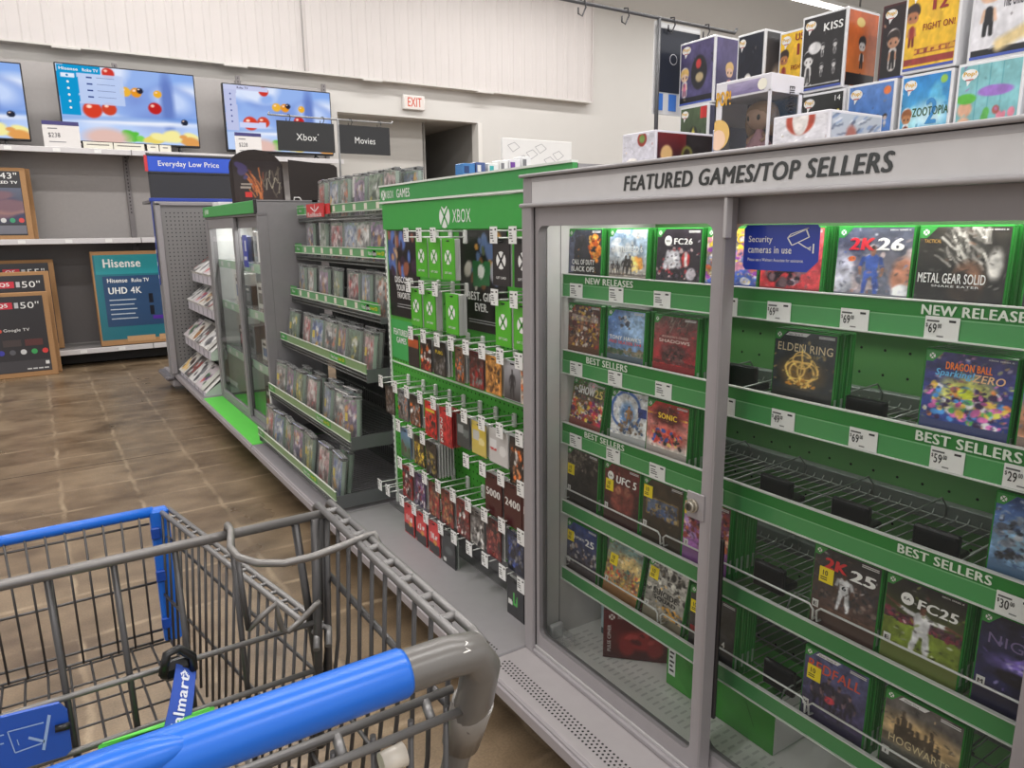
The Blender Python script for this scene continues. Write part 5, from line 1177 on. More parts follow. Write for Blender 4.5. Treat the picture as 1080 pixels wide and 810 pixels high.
m = MB(); x0, x1 = 1.863*q, 2.085*q
m.box(x0, x1, YR+.01, YR+.014, H+.36*q+.02, H+.685*q, (226, 226, 226), 'gloss', .001)
m.box(x0+.008, x1-.004, YR+.0085, YR+.0098, H+.46*q, H+.665*q, (40, 44, 56), 'gloss')
for k in range(3): m.box(x0+.008+.05*k, x0+.036+.05*k, YR+.0085, YR+.0098, H+.40*q, H+.455*q, (70, 130, 220), 'gloss')
m.disc(x0+.07, H+.57*q, .014, YR+.0082, (200, 200, 206)); m.disc(x0+.07, H+.57*q, .012, YR+.0078, (40, 44, 56))
o = m.build('hanging_sign'); tag(o, 'white sign with black upper field and blue bars hanging from the hook rod', 'sign')
# ------------------------------------------------------------------ collectible figure boxes on the locked cabinet
ZC = H+.1255
def fbox(label, X, ya, w, d, z, h, front, side=None, texts=(), col=(226, 226, 228), stexts=(), pop=True, group='figure boxes on top of the locked cabinet', bub=None):
    """front face towards the aisle with its left edge at Y = ya; side face towards the camera end"""
    t = thing('figure_box', label, 'box', (X, ya-w/2, z), RZ, group)
    m = MB(); m.box(-w/2, w/2, 0, d, 0, h, col, 'gloss', .0015); m.build('carton', t)
    b = .005
    if front is not None:
        m = MB(); m.art(front.detail(.08, 5, 14).i, -w/2+b, w/2-b, b, h-b, -.0006)
        if pop:
            bx, bz = -w/2+w*.2, h*.87
            m.disc(bx, bz, w*.125, -.001, WHITE, rz=h*.062); m.poly([(bx-w*.05, -.001, bz-h*.05), (bx+w*.03, -.001, bz-h*.06), (bx-w*.03, -.001, bz-h*.12)], WHITE, 'gloss')
            m.text('Pop!', bx-w*.1, bx+w*.1, bz-h*.025, bz+h*.038, -.0013, (226, 180, 50), .04)
            m.box(bx-w*.06, bx+w*.06, -.0015, -.0013, bz-h*.056, bz-h*.046, (190, 60, 60), 'gloss')
        for q in texts: m.text(q[0], -w/2+w*q[1], -w/2+w*q[2], h*q[3], h*q[4], -.0014, q[5], q[6] if len(q) > 6 else .03)
        m.box(-w/2+b, w/2-b, -.0012, -.0008, b, b+h*.03, (70, 90, 170), 'gloss')
        m.build('printed_front', t)
    if side is not None:
        m = MB(); m.art(side.i, b, d-b, b, h-b, 0); M = [(w/2+.0006, x, z_) for x, _, z_ in m.v]; m.v = M; m.build('printed_side', t)
    return t
BW, BH, BD = .098, .158, .115
Yx = lambda px, py, X: onX(px, py, X)[1]
def F_(top, bot): return Art(60, 78, top, bot, .004)
XBK = 1.50
lo, up = ZC, ZC+BH+.003
s2 = XBK/1.15
g = F_((40, 38, 40), (32, 30, 32))
kiss = F_((42, 40, 42), (34, 32, 34)).toy(.16, .1, .5, (60, 58, 60), (220, 218, 216), (30, 28, 30), (214, 212, 210)).toy(.5, .44, .2, (70, 68, 70), (216, 214, 212), (40, 38, 40), (190, 188, 188)).toy(.8, .45, .2, (70, 68, 70), (216, 214, 212), (40, 38, 40), (190, 188, 188)).toy(.5, .17, .2, (70, 68, 70), (216, 214, 212), (40, 38, 40), (190, 188, 188)).toy(.8, .18, .2, (70, 68, 70), (216, 214, 212), (40, 38, 40), (190, 188, 188)).r(.05, .95, .06, .075, (200, 200, 200)).e(.3, .58, .18, .09, (216, 214, 214), .2)
kside = F_((190, 90, 40), (206, 120, 60)).noise(402, .3).toy(.5, .24, .5, (40, 38, 40), (206, 202, 200), (34, 32, 34)).r(0, 1, 0, .18, (34, 32, 34)).e(.4, .86, .16, .07, (226, 200, 120), .2)
fbox('black figure box with white figures and an orange side', XBK-.02, .847*s2-.01, .108, BD, up, .158, kiss, kside, [('KISS', .5, .92, .76, .86, WHITE, .03)])
usc = lambda: F_((236, 190, 50), (232, 184, 44)).r(.2, 1, .17, .25, (190, 120, 50), .35).r(.22, 1, .175, .185, (150, 70, 44)).r(.22, 1, .235, .245, (150, 70, 44)).r(.26, .32, .195, .225, (150, 70, 44)).r(.4, .46, .195, .225, (150, 70, 44)).r(.54, .6, .195, .225, (150, 70, 44)).r(.68, .74, .195, .225, (150, 70, 44)).r(.82, .88, .195, .225, (150, 70, 44)).r(0, 1, .06, .14, (150, 56, 50)).toy(.12, .27, .56, (150, 50, 44), (186, 122, 84), (60, 44, 40)).e(.55, .66, .2, .16, (222, 176, 50), .3)
ut = [('USC', .44, .8, .84, .94, (150, 50, 44)), ('12', .5, .78, .64, .8, (150, 50, 44), .05), ('FIGHT ON!', .36, .92, .44, .51, (150, 60, 40), .02)]
fbox('yellow figure box reading 12, right copy above bright blue box', XBK-.03, .658*s2, .105, BD, up, .166, usc(), None, ut)
fbox('yellow figure box, left copy half behind black box', XBK+.02, .885*s2+.03, .1, BD, up-.004, .155, usc(), None, ut)
st = F_((44, 30, 32), (26, 24, 28)).r(.8, 1, 0, 1, (50, 60, 110), .6).toy(.26, .14, .6, (30, 28, 30), (186, 136, 106), (50, 40, 36), (206, 200, 196))
fbox('dark maroon figure box between black and yellow boxes', XBK+.02, .708*s2+.012, .1, BD, up, .15, st, None, [('STRANGER', .6, .98, .72, .79, (176, 40, 44)), ('THINGS', .62, .98, .63, .69, (176, 40, 44))], (70, 34, 36))
off = F_((226, 226, 230), (224, 222, 226)).r(0, 1, 0, .1, (36, 36, 40)).toy(.22, .22, .72, (40, 40, 44), (222, 184, 156), (44, 36, 34)).l(.4, .12, 1, .3, .06, (230, 206, 150))
fbox('pale figure box with suited figure, topmost at right', XBK-.02, .572*s2-.006, .125, BD, up, .17, off, None, [('The Office', .42, .7, .5, .62, (60, 60, 70), .02)], pop=False)
fbox('figure box at the far right end of top row', XBK-.01, .572*s2-.135, .125, BD, up, .17, F_((206, 206, 212), (180, 184, 196)), None, ())
blue = F_((92, 132, 196), (70, 112, 178)).r(0, 1, .06, .24, (46, 76, 130)).streaks(403, 18, [(40, 66, 116)], 0, 1, .02, .22, .12, .03, 1.57).e(.12, .38, .16, .16, (200, 190, 200), .25).toy(.5, .42, .2, (60, 60, 76), (200, 170, 140), (70, 60, 56)).toy(.68, .42, .2, (70, 60, 60), (220, 190, 170), (70, 60, 56)).toy(.86, .42, .2, (200, 196, 190), (220, 200, 190), (70, 60, 56)).e(.87, .9, .09, .06, (226, 120, 60), .2)
fbox('blue figure box with orange dot, second row middle', XBK-.03, .741*s2, .104, BD, lo, BH, blue, None, [('CITY GUN 2', .34, .92, .6, .67, WHITE, .0)] if False else ())
zoo = F_((40, 130, 200), (120, 200, 220)).blobs(406, 10, [(60, 150, 210), (90, 180, 220), (150, 220, 230)], .2, 1, .1, .9, .06, .16).e(.62, .5, .36, .16, (200, 236, 246), .9).r(0, 1, .0, .12, (150, 200, 130), .7).toy(.13, .2, .46, (110, 60, 50), (190, 130, 84), (150, 92, 54), (226, 230, 234)).e(.87, .92, .08, .055, (150, 200, 80), .2)
fbox('bright blue figure box with large 2 in white glow', XBK-.03, .654*s2, .099, BD, lo, BH, zoo, None, [('2', .54, .76, .4, .7, (60, 140, 200), .03), ('ZOOTOPIA', .28, .97, .5, .6, (50, 90, 60), .03)])
fair = F_((128, 186, 190), (116, 176, 182)).r(.3, .32, .1, 1, (90, 160, 170)).r(.5, .52, .1, 1, (90, 160, 170)).r(.7, .72, .1, 1, (90, 160, 170)).e(.62, .68, .32, .07, (150, 110, 190), .2).e(.14, .5, .14, .11, (220, 170, 140), .3).e(.15, .62, .18, .07, (90, 180, 60), .2).e(.14, .34, .13, .08, (226, 180, 150), .3).e(.14, .27, .17, .06, (190, 110, 190), .3).e(.9, .04, .3, .08, (170, 110, 190), .4).blobs(407, 5, [(220, 130, 150), (240, 220, 150), (90, 170, 80)], .45, .95, .36, .46, .04, .06).e(.66, .46, .07, .06, (170, 90, 80), .3)
fbox('teal figure box with yellow star at right end', XBK-.03, .573*s2, .112, BD, lo, BH+.002, fair, None, ())
fbox('figure box past the teal one at row end', XBK-.02, .573*s2-.118, .112, BD, lo, BH, F_((90, 150, 200), (70, 120, 180)), None, ())
zod = F_((36, 38, 36), (30, 32, 30)).r(.6, .9, .2, .5, (60, 56, 40))
fbox('black figure box with pale gold lettering behind low white box', XBK-.02, .832*s2, .107, BD, lo, BH, zod, None, [('ZODIAC', .38, .9, .62, .75, (206, 196, 90), .0), ('14', .78, .9, .86, .93, WHITE, .0)])
fbox('brown figure box at lower left of the black lettered one', XBK+.03, .9*s2+.02, .09, BD, lo, BH-.01, F_((110, 66, 40), (80, 50, 36)), None, ())
pur = F_((84, 76, 116), (70, 66, 104)).noise(408, .5).e(.58, .5, .26, .3, (40, 40, 46), .12).e(.6, .42, .12, .08, (190, 170, 130), .4).e(.56, .64, .08, .08, (190, 60, 60), .4).toy(.14, .14, .52, (206, 120, 150), (230, 196, 166), (220, 184, 110), (214, 210, 216)).r(0, 1, 0, .12, (36, 36, 44))
ps = F_((90, 80, 120), (60, 56, 90)).noise(409, .4).toy(.5, .1, .6, (170, 110, 130), (226, 186, 156), (206, 170, 110))
fbox('purple figure box with dark oval, topmost left', XBK, 1.136*s2, .121, .11, ZC+.185, .16, pur, ps, ())
fbox('green and black figure box under the purple box', XBK-.01, 1.123*s2, .1, .115, ZC+.028, .155, F_((80, 96, 70), (50, 60, 46)).e(.5, .45, .22, .25, (40, 40, 40), .2).e(.5, .45, .08, .2, (200, 190, 80), .4).r(.75, 1, .8, 1, (190, 50, 50)), F_((50, 50, 80), (40, 44, 60)), ())
carton('flat_carton', 'white flat carton beneath the green and black box', XBK-.01, XBK+.12, 1.36, 1.47, ZC, ZC+.026, (222, 222, 224))
nav = F_((34, 38, 50), (28, 30, 40)).toy(.42, -.16, .64, (90, 90, 96), (206, 176, 156), (222, 218, 210), (180, 178, 176))
fbox('navy figure box with white haired head', XBK-.01, .983*s2, .082, .11, up+.0, .162, nav, F_((60, 58, 60), (90, 80, 76)).e(.5, .3, .3, .26, (200, 180, 160), .4), ())
fbox('navy figure box stacked beneath the white haired one', XBK, .983*s2, .085, .11, lo, BH-.003, F_((50, 54, 70), (40, 44, 60)), None, ())
fbox('narrow figure box between gold lettered and blue boxes', XBK+.06, .72*s2, .03, .1, lo, .15, None)
fbox('gray figure box beneath the left yellow one', XBK+.14, .885*s2+.03, .1, .09, lo, BH-.005, None)
# front row
XW = 1.225
t = thing('window_figure_box', 'white window box holding a doll in pink dress', 'box', (XW, 1.0, ZC), RZ, 'figure boxes on top of the locked cabinet')
w, h, d = .137, .162, .1
ya = 1.037*XW/1.15; t.location.y = ya-w/2
c = (222, 220, 226); m = MB(); b = .018
m.box(-w/2, w/2, 0, d, 0, .022, c, 'gloss', .001); m.box(-w/2, w/2, 0, d, h-.034, h, c, 'gloss', .001); m.box(-w/2, w/2, d-.003, d, .02, h-.03, (80, 84, 100), 'gloss'); m.box(-w/2, -w/2+b, 0, .003, .02, h-.03, c, 'gloss'); m.box(-w/2, -w/2+.003, 0, d, .02, h-.03, c, 'gloss'); m.box(w/2-.006, w/2, 0, .003, .02, h-.03, c, 'gloss'); m.box(w/2-.003, w/2, d-.014, d, .02, h-.03, c, 'gloss')
m.build('carton', t)
m = MB(); m.quad((-w/2+b, .001, .022), (w/2-.004, .001, .022), (w/2-.004, .001, h-.034), (-w/2+b, .001, h-.034), (230, 230, 230), 'film'); m.quad((w/2-.001, .003, .022), (w/2-.001, d-.014, .022), (w/2-.001, d-.014, h-.034), (w/2-.001, .003, h-.034), (230, 230, 230), 'film'); m.build('window_film', t)
m = MB(); a = Art(30, 10, (170, 160, 190), (120, 110, 150)).noise(410, .3); m.art(a.i, -w/2+.03, w/2-.016, h-.03, h-.006, -.0006); m.text('POP!', -w/2+.004, -w/2+.042, h-.046, h-.018, -.0018, (226, 170, 50), .05); m.disc(w/2-.02, h-.018, .011, -.0012, (240, 236, 220))
m.build('printed_front', t)
m = MB(); m.disc(-w/2+.012, .05, .02, -.0016, (240, 204, 176)); m.disc(-w/2+.012, .06, .03, -.0012, (226, 186, 110)); m.v = [(max(-w/2+.001, x), y, z_) for x, y, z_ in m.v]; m.build('printed_portrait', t)
m = MB(); m.text('EILONWY', 0, .06, 0, .016, 0, (50, 48, 54), .02, frame=lambda u, q_, k=0: (w/2+.0008+.0003*k, .055+q_, .142-u)); m.build('side_lettering', t)
t2 = thing('doll', 'big headed doll with brown hair inside the window box', 'doll', (XW+.05, t.location.y-.008, ZC+.0225), RZ)
def ball(m, cx, cy, cz, rx, ry, rz, col, mat='satin', nu=16, nv=10):
    i = m.add([(cx+rx*math.sin(math.pi*b/nv)*math.cos(2*math.pi*a/nu), cy+ry*math.sin(math.pi*b/nv)*math.sin(2*math.pi*a/nu), cz+rz*math.cos(math.pi*b/nv)) for b in range(nv+1) for a in range(nu)])
    for b in range(nv):
        for a in range(nu): m.face((i+b*nu+a, i+(b+1)*nu+a, i+(b+1)*nu+(a+1) % nu, i+b*nu+(a+1) % nu), col, mat, True)
m = MB(); m.tube([(0, 0, 0), (0, 0, .012), (0, 0, .034), (0, 0, .046)], [.03, .027, .012, .008], (186, 140, 150), 'satin', 14); m.tube([(-.01, -.002, .036), (-.022, -.008, .026), (-.016, -.016, .02)], .004, (190, 150, 126), 'satin'); m.tube([(.01, -.002, .036), (.022, -.008, .026), (.016, -.016, .02)], .004, (190, 150, 126), 'satin'); ball(m, 0, 0, .07, .03, .026, .027, (176, 142, 118)); m.build('body', t2)
m = MB(); ball(m, 0, .004, .077, .034, .028, .024, (136, 108, 80)); ball(m, -.026, .006, .06, .011, .016, .03, (130, 102, 76)); ball(m, .026, .006, .06, .011, .016, .03, (130, 102, 76)); m.build('hair', t2)
m = MB(); ball(m, -.012, -.022, .066, .004, .003, .006, (34, 30, 30), 'gloss', 8, 6); ball(m, .012, -.022, .066, .004, .003, .006, (34, 30, 30), 'gloss', 8, 6); m.build('eyes', t2)
wf = F_((222, 220, 224), (214, 212, 218)).e(.5, .92, .3, .46, (176, 70, 50), .15).e(.5, .94, .17, .5, (226, 220, 216), .15).e(.2, .12, .18, .14, (240, 240, 240), .1).e(.2, .1, .12, .06, (220, 190, 90), .3)
sd = Art(34, 24, (190, 196, 206), (180, 184, 196)).streaks(411, 60, [(90, 96, 120), (230, 230, 236), (130, 150, 190)], 0, 1, 0, 1, .2, .02, .8).e(.4, .4, .12, .3, (170, 100, 90), .4)
fbox('white low box with rust hair patch in front', 1.2, .899*1.2/1.15, .119, .16, ZC, .074, wf, sd, (), (224, 222, 228), pop=False)
wl = F_((210, 208, 216), (204, 202, 212)).e(.62, .85, .16, .22, (150, 60, 50), .15).e(.62, .86, .1, .14, (110, 140, 70), .3).e(.3, .16, .24, .2, (240, 236, 230), .15).e(.3, .1, .16, .1, (206, 170, 90), .3)
rb = F_((110, 30, 34), (40, 28, 30)).r(.5, 1, 0, 1, (34, 28, 30)).e(.16, .4, .12, .3, (220, 180, 120), .25).e(.52, .42, .12, .3, (120, 120, 60), .3).e(.52, .42, .07, .2, (60, 50, 40), .3).blobs(412, 5, [(190, 190, 180)], .68, .9, .2, .5, .03, .07)
fbox('white low box with dark red side, leftmost', 1.2, 1.306*1.2/1.15, .112, .19, ZC, .088, wl, rb, (), (220, 218, 226), pop=False)
carton('blue_carton', 'small pale blue carton between dark red side and window box', 1.27, 1.36, 1.10, 1.15, ZC, ZC+.08, (150, 160, 190))

# ------------------------------------------------------------------ television wall
tw = thing('television_shelving', 'long gray wall shelving unit with three levels', 'shelving', (0.5, 8.6, 0))
tp = lambda name, mb, parent=None: mb.build(name, parent or tw, world=True)
SX0, SX1 = -3.2, 3.12; SF = 8.32
m = MB(); m.box(SX0, SX1, 8.8, 8.83, .1, H+1.63, (166, 161, 159), 'satin')
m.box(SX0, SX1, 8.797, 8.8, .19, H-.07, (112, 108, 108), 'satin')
for x in (-1.5, -.28, .94, 2.16): m.box(x-.003, x+.003, 8.795, 8.8, .1, H+1.63, (100, 96, 96))
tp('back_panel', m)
m = MB()
for x in (-.3, .93, 2.13, 3.1):
    m.box(x-.025, x+.025, 8.775, 8.8, .1, H+1.68, (126, 121, 122), 'satin', .003)
    for k in range(40): m.box(x-.006, x+.006, 8.7745, 8.775, H+.2+.037*k, H+.218+.037*k, (60, 58, 58))
tp('slotted_upright', m)
m = MB(); m.box(SX0, SX1, 8.5, 8.8, .02, .15, (40, 38, 38)); tp('kick_plate', m)
for z, f in ((H+.79, SF), (H-.055, SF), (.178, SF)):
    m = MB(); m.box(SX0, SX1, f, 8.8, z-.012, z, (150, 147, 147), 'satin'); m.box(SX0, SX1, f-.012, f, z-.045, z+.006, (206, 203, 204), 'satin', .003)
    for x in (-.6, -.1, .28, .62): m.box(x, x+.06, f-.0135, f-.012, z-.036, z-.004, (232, 232, 230), 'gloss')
    for x in (-.28, .94, 2.16): m.box(x-.004, x+.004, f-.0135, f-.011, z-.045, z+.006, (110, 108, 108)); m.poly([(x, f+.02, z-.012), (x, 8.8, z-.012), (x, 8.8, z-.1)], (110, 108, 108))
    tp('shelf', m)
def tv(label, xa, xb, z0, z1, menu, Y=8.46):
    t = thing('television', label, 'television', ((xa+xb)/2, Y, H+.79), 0, 'televisions on the top shelf'); m = MB()
    m.box(xa, xb, Y, Y+.06, z0, z1, (26, 26, 30), 'satin', .006); m.build('body', t, world=True)
    for x in (xa+.2, xb-.2):
        m = MB(); m.tube([(x, Y+.03, z0+.02), (x, Y+.03, z0-.01), (x, Y-.06, H+.797)], .012, (24, 24, 26), 'satin'); m.tube([(x, Y+.03, z0), (x, Y+.12, H+.797)], .012, (24, 24, 26), 'satin'); m.build('foot', t, world=True)
    a = Art(130, 76, (136, 172, 236), (170, 200, 248), .003).blobs(500, 22, [(150, 180, 236), (196, 214, 250), (138, 168, 230), (220, 230, 252), (128, 152, 216)], 0, 1, .25, 1, .06, .2, 1.3, .8)
    a.r(0, 1, .0, .3, (200, 216, 248), .6).e(.78, .6, .05, .4, (104, 128, 196), .8).e(.5, .3, .5, .05, (236, 240, 252), .8).l(.0, .3, 1, .36, .03, (110, 150, 220), .6)
    for x, y, r, c in ((.22, .42, .075, (214, 66, 44)), (.34, .45, .06, (206, 70, 46)), (.68, .5, .055, (190, 40, 40)), (.47, .7, .045, (236, 180, 60)), (.55, .7, .045, (230, 150, 40)), (.71, .7, .035, (236, 176, 50)), (.58, .73, .028, (40, 40, 56)), (.9, .33, .03, (40, 44, 60)), (.36, .93, .05, (206, 60, 50))):
        a.e(x, y, r, r*1.6, c, .18).e(x-r*.3, y+r*.6, r*.25, r*.3, (255, 220, 200), .6)
    a.blobs(501, 14, [(96, 190, 70), (130, 210, 90)], .38, .56, .04, .14, .02, .05).blobs(502, 16, [(236, 214, 110), (226, 160, 90), (246, 236, 160)], .62, 1, .02, .16, .03, .07).e(.3, .06, .16, .12, (226, 190, 180), .6)
    if menu: a.r(0, .14, .34, 1, (20, 150, 206)).r(0, .31, .9, 1, (20, 150, 206)).r(.14, .46, .5, .9, (190, 206, 240), .92).r(.03, .12, .83, .89, (226, 236, 250))
    else: a.r(0, .11, .3, 1, (190, 196, 230)).r(.0, .4, .93, 1, (200, 204, 236)).r(.12, .36, .35, .44, (206, 212, 244))
    m = MB(); bz = .012
    m.art(a.i, xa+bz, xb-bz, z0+bz*1.6, z1-bz, Y-.001, 'screen')
    U = lambda u: xa+bz+(xb-xa-2*bz)*u
    Zq = lambda q_: z0+bz*1.6+(z1-z0-2.6*bz)*q_
    if menu:
        m.text('Hisense', U(.02), U(.15), Zq(.925), Zq(.965), Y-.003, WHITE, .03, mat='screen'); m.text('Roku TV', U(.18), U(.29), Zq(.925), Zq(.965), Y-.003, WHITE, .03, mat='screen')
        for k in range(6): m.disc(U(.07), Zq(.86-.085*k), .011, Y-.003, WHITE if k else (60, 140, 190), 'screen')
        for k in range(4): m.box(U(.2), U(.24), Y-.003, Y-.002, Zq(.84-.085*k), Zq(.86-.085*k), (60, 80, 140), 'screen'); m.box(U(.27), U(.4), Y-.003, Y-.002, Zq(.85-.085*k), Zq(.856-.085*k), (110, 120, 160), 'screen')
    else:
        m.text('Roku TV', U(.12), U(.22), Zq(.945), Zq(.98), Y-.003, (60, 60, 90), .02, mat='screen')
        for k in range(6): m.disc(U(.055), Zq(.86-.085*k), .009, Y-.003, (80, 90, 150), 'screen')
    m.build('screen', t, world=True)
    return t
tv('large lit television with blue menu panel at left', .385, 1.617, H+.86, H+1.58, True); tv('lit television with pale menu, rightmost on the shelf', 1.885, 3.06, H+.845, H+1.535, False); tv('lit television cut off by the left photo edge', -1.1, .125, H+.85, H+1.54, False)
def pcard(label, px0, px1, py0, py1, price):
    a, b = onY(px0, py1, 8.36), onY(px1, py0, 8.36)
    t = thing('price_card', label, 'price card', ((a[0]+b[0])/2, 8.36, H+.796), 0); m = MB(); m.box(a[0], b[0], 8.36, 8.366, H+.796, b[2], (222, 218, 216), 'gloss'); m.build('card', t, world=True)
    m = MB(); w, hh = b[0]-a[0], b[2]-H-.796; z0 = H+.796
    m.box(a[0], b[0], 8.3588, 8.3598, z0+hh*.85, z0+hh, (52, 46, 110), 'gloss'); m.text('$' + price, a[0]+w*.14, a[0]+w*.46, z0+hh*.36, z0+hh*.56, 8.3585, (50, 50, 56), .0); m.box(a[0]+w*.14, a[0]+w*.4, 8.3588, 8.3598, z0+hh*.7, z0+hh*.74, (120, 120, 124), 'gloss'); m.box(a[0]+w*.14, a[0]+w*.6, 8.3588, 8.3598, z0+hh*.2, z0+hh*.23, (120, 120, 124), 'gloss'); m.build('printed_front', t, world=True)
pcard('price card reading 238 under the large middle television', 47, 82.5, 129, 154, '238'); pcard('price card reading 228 under the rightmost television', 249, 275, 141, 162, '228')
for k, (a, b, d) in enumerate(((88, 119, 'first'), (120, 152, 'second'), (155, 167, 'third'), (168, 180, 'fourth'))):
    p, q_ = onY(a, 155, 8.35), onY(b, 155, 8.35); m = MB(); m.box(p[0], q_[0], 8.335, 8.345, H+.797, H+.86, (226, 222, 208), 'gloss'); m.box(p[0]+.03, q_[0]-.03, 8.3342, 8.335, H+.83, H+.84, (120, 116, 110), 'gloss'); o = m.build('info_label'); tag(o, '%s cream information label from left under the large television' % d, 'label', 'information labels under the large television')
def tvbox(label, xa, xb, Y, z0, z1, draw, lean=.02, depth=.14, border=.045, face=(46, 44, 48)):
    t = thing('television_box', label, 'box', ((xa+xb)/2, Y, z0), 0, 'boxed televisions'); t.rotation_euler = (-lean, 0, 0); w, h = xb-xa, z1-z0
    m = MB(); m.box(-w/2, w/2, 0, depth, 0, h, (168, 128, 88), 'card', .004); m.build('carton', t)
    m = MB(); m.quad((-w/2+border*.3, -.0008, h*.06), (w/2-border, -.0008, h*.06), (w/2-border, -.0008, h-border*.7), (-w/2+border*.3, -.0008, h-border*.7), face, 'gloss'); draw(m, w, h); m.build('printed_front', t)
red = (200, 44, 64)
def dq(size):
    def f(m, w, h):
        r = w/2
        m.box(r-.42, r-.285, -.002, -.001, h-.145, h-.085, red, 'gloss'); m.text('Q5', r-.40, r-.32, h-.135, h-.095, -.0026, WHITE, .03); m.box(r-.27, r-.24, -.002, -.001, h-.14, h-.09, (190, 190, 194), 'gloss'); m.text(size+'"', r-.225, r-.08, h-.145, h-.085, -.002, WHITE, .0)
        m.text('Google TV', r-.38, r-.18, h-.36, h-.325, -.002, WHITE, 0); m.disc(r-.41, h-.343, .018, -.002, (206, 80, 60))
        for k, c in enumerate(((70, 60, 60), (90, 50, 50))): m.box(r-.4+.17*k, r-.26+.17*k, -.002, -.001, h-.49, h-.43, c, 'gloss')
        for k, c in enumerate(((60, 60, 160), (90, 90, 96), (206, 206, 206), (60, 160, 90), (206, 60, 60))): m.disc(r-.42+.085*k, h-.545, .024, -.002, c)
        m.box(-w/2+.01, r-.05, -.0016, -.0008, h*.07, h*.2, (66, 64, 68), 'gloss'); m.box(r-.09, r-.06, -.002, -.0015, h*.14, h*.18, (222, 222, 222), 'gloss')
        for k in range(4): m.box(r-.24+.045*k, r-.205+.045*k, -.002, -.0015, h*.09, h*.105, (206, 206, 206), 'gloss')
    return f
def d43(m, w, h):
    r = w/2; m.text('43"', r-.2, r-.07, h-.1, h-.045, -.002, WHITE, 0); m.text('QLED TV', r-.26, r-.07, h-.15, h-.12, -.002, WHITE, .03); a = Art(26, 30, (90, 96, 116), (60, 60, 76)).blobs(520, 10, [(120, 90, 100), (60, 60, 90), (160, 120, 110)], .3, .9, .2, .8, .08, .2); m.art(a.i, -w/2+.02, r-.05, h*.22, h*.72, -.0014)
    for k, c in enumerate(((206, 206, 206), (60, 150, 110), (206, 70, 70))): m.disc(r-.22+.07*k, h*.27, .022, -.003, c)
    m.box(-w/2+.02, r-.05, -.003, -.0012, h*.08, h*.2, (110, 110, 120), 'gloss')
xr = onY(24.7, 177, 8.4)[0]
R_x = lambda px, py, Y: onY(px, py, Y)[0]
R_z = lambda px, py, Y: onY(px, py, Y)[2]
tvbox('boxed television marked 43 inches on the middle shelf', -.85, R_x(26, 180, 8.36), 8.36, H-.052, R_z(24.7, 177, 8.36), d43, .02, .1)
tvbox('boxed television marked 43 inches, second one behind', -.80, R_x(31, 180, 8.5), 8.5, H-.052, R_z(30, 178, 8.5), lambda m, w, h: None, .0, .1)
tvbox('boxed television marked 55 inches standing at the back', -.95, R_x(56.5, 280, 8.5), 8.5, .185, R_z(55.6, 273.5, 8.5), dq('55'), .02)
tvbox('boxed television marked 50 inches, middle of the floor stack', -.85, R_x(51.5, 290, 8.2), 8.2, .0, R_z(51, 286, 8.2), dq('50'), .02, .1)
tvbox('boxed television marked 50 inches, front of floor stack', -.85, R_x(50, 310, 8.06), 8.06, .0, R_z(49.4, 307.5, 8.06), dq('50'), .015, .1)
def dh(m, w, h):
    l = -w/2
    m.quad((l+.03, -.0012, h*.76), (w/2-.05, -.0012, h*.76), (w/2-.05, -.0012, h-.035), (l+.03, -.0012, h-.035), (44, 142, 150), 'gloss')
    m.quad((l+.08, -.0016, h*.2), (l+.62, -.0016, h*.2), (l+.62, -.0016, h*.74), (l+.08, -.0016, h*.74), (46, 74, 110), 'gloss')
    m.text('Hisense', l+.1, l+.44, h*.83, h*.92, -.002, WHITE, .03); m.text('Hisense', l+.12, l+.3, h*.67, h*.715, -.0022, WHITE, .02); m.text('Roku TV', l+.34, l+.5, h*.67, h*.71, -.0022, WHITE, .02); m.text('UHD', l+.12, l+.29, h*.55, h*.62, -.0022, WHITE, .03); m.text('4K', l+.32, l+.42, h*.55, h*.62, -.0022, WHITE, .01)
    for k in range(5): m.box(l+.12, l+.36-.02*(k % 2), -.0024, -.0018, h*(.48-.05*k), h*(.49-.05*k), (190, 200, 210), 'gloss')
    for k in range(2): m.box(l+.48, l+.52, -.0024, -.0018, h*(.44-.13*k), h*(.54-.13*k), (24, 26, 36), 'gloss')
    m.box(l+.66, w/2-.12, -.0024, -.0012, h*.36, h*.7, (24, 26, 34), 'gloss', .004); m.box(l+.5, w/2-.06, -.0026, -.0012, h*.26, h*.3, (84, 44, 150), 'gloss'); m.text('Dolby', l+.78, l+.9, h*.27, h*.29, -.0032, WHITE, 0); m.box(l+.24, l+.5, -.002, -.001, h*.03, h*.09, (190, 150, 108), 'card'); m.box(l+.54, l+.8, -.002, -.001, h*.03, h*.09, (190, 150, 108), 'card')
tvbox('teal fronted boxed television on the lowest shelf', onY(99, 300, 8.36)[0], 1.75, 8.36, .186, H-.18, dh, .03, .14, .05, (40, 112, 126))

# exit sign
t = thing('exit_sign', 'lit white EXIT sign with red letters on the back wall', 'sign', (4.32, YW-.06, H+1.5)); m = MB(); z0, z1 = H+1.5, H+1.675
m.box(4.17, 4.47, YW-.06, YW, z0, z1, (226, 222, 218), 'satin', .006); m.build('housing', t, world=True)
m = MB(); m.box(4.185, 4.455, YW-.063, YW-.06, z0+.015, z1-.015, (250, 236, 226), 'screen'); m.text('EXIT', 4.225, 4.42, z0+.035, z1-.03, YW-.0645, (230, 110, 90), .02, mat='screen'); m.build('sign_face', t, world=True)
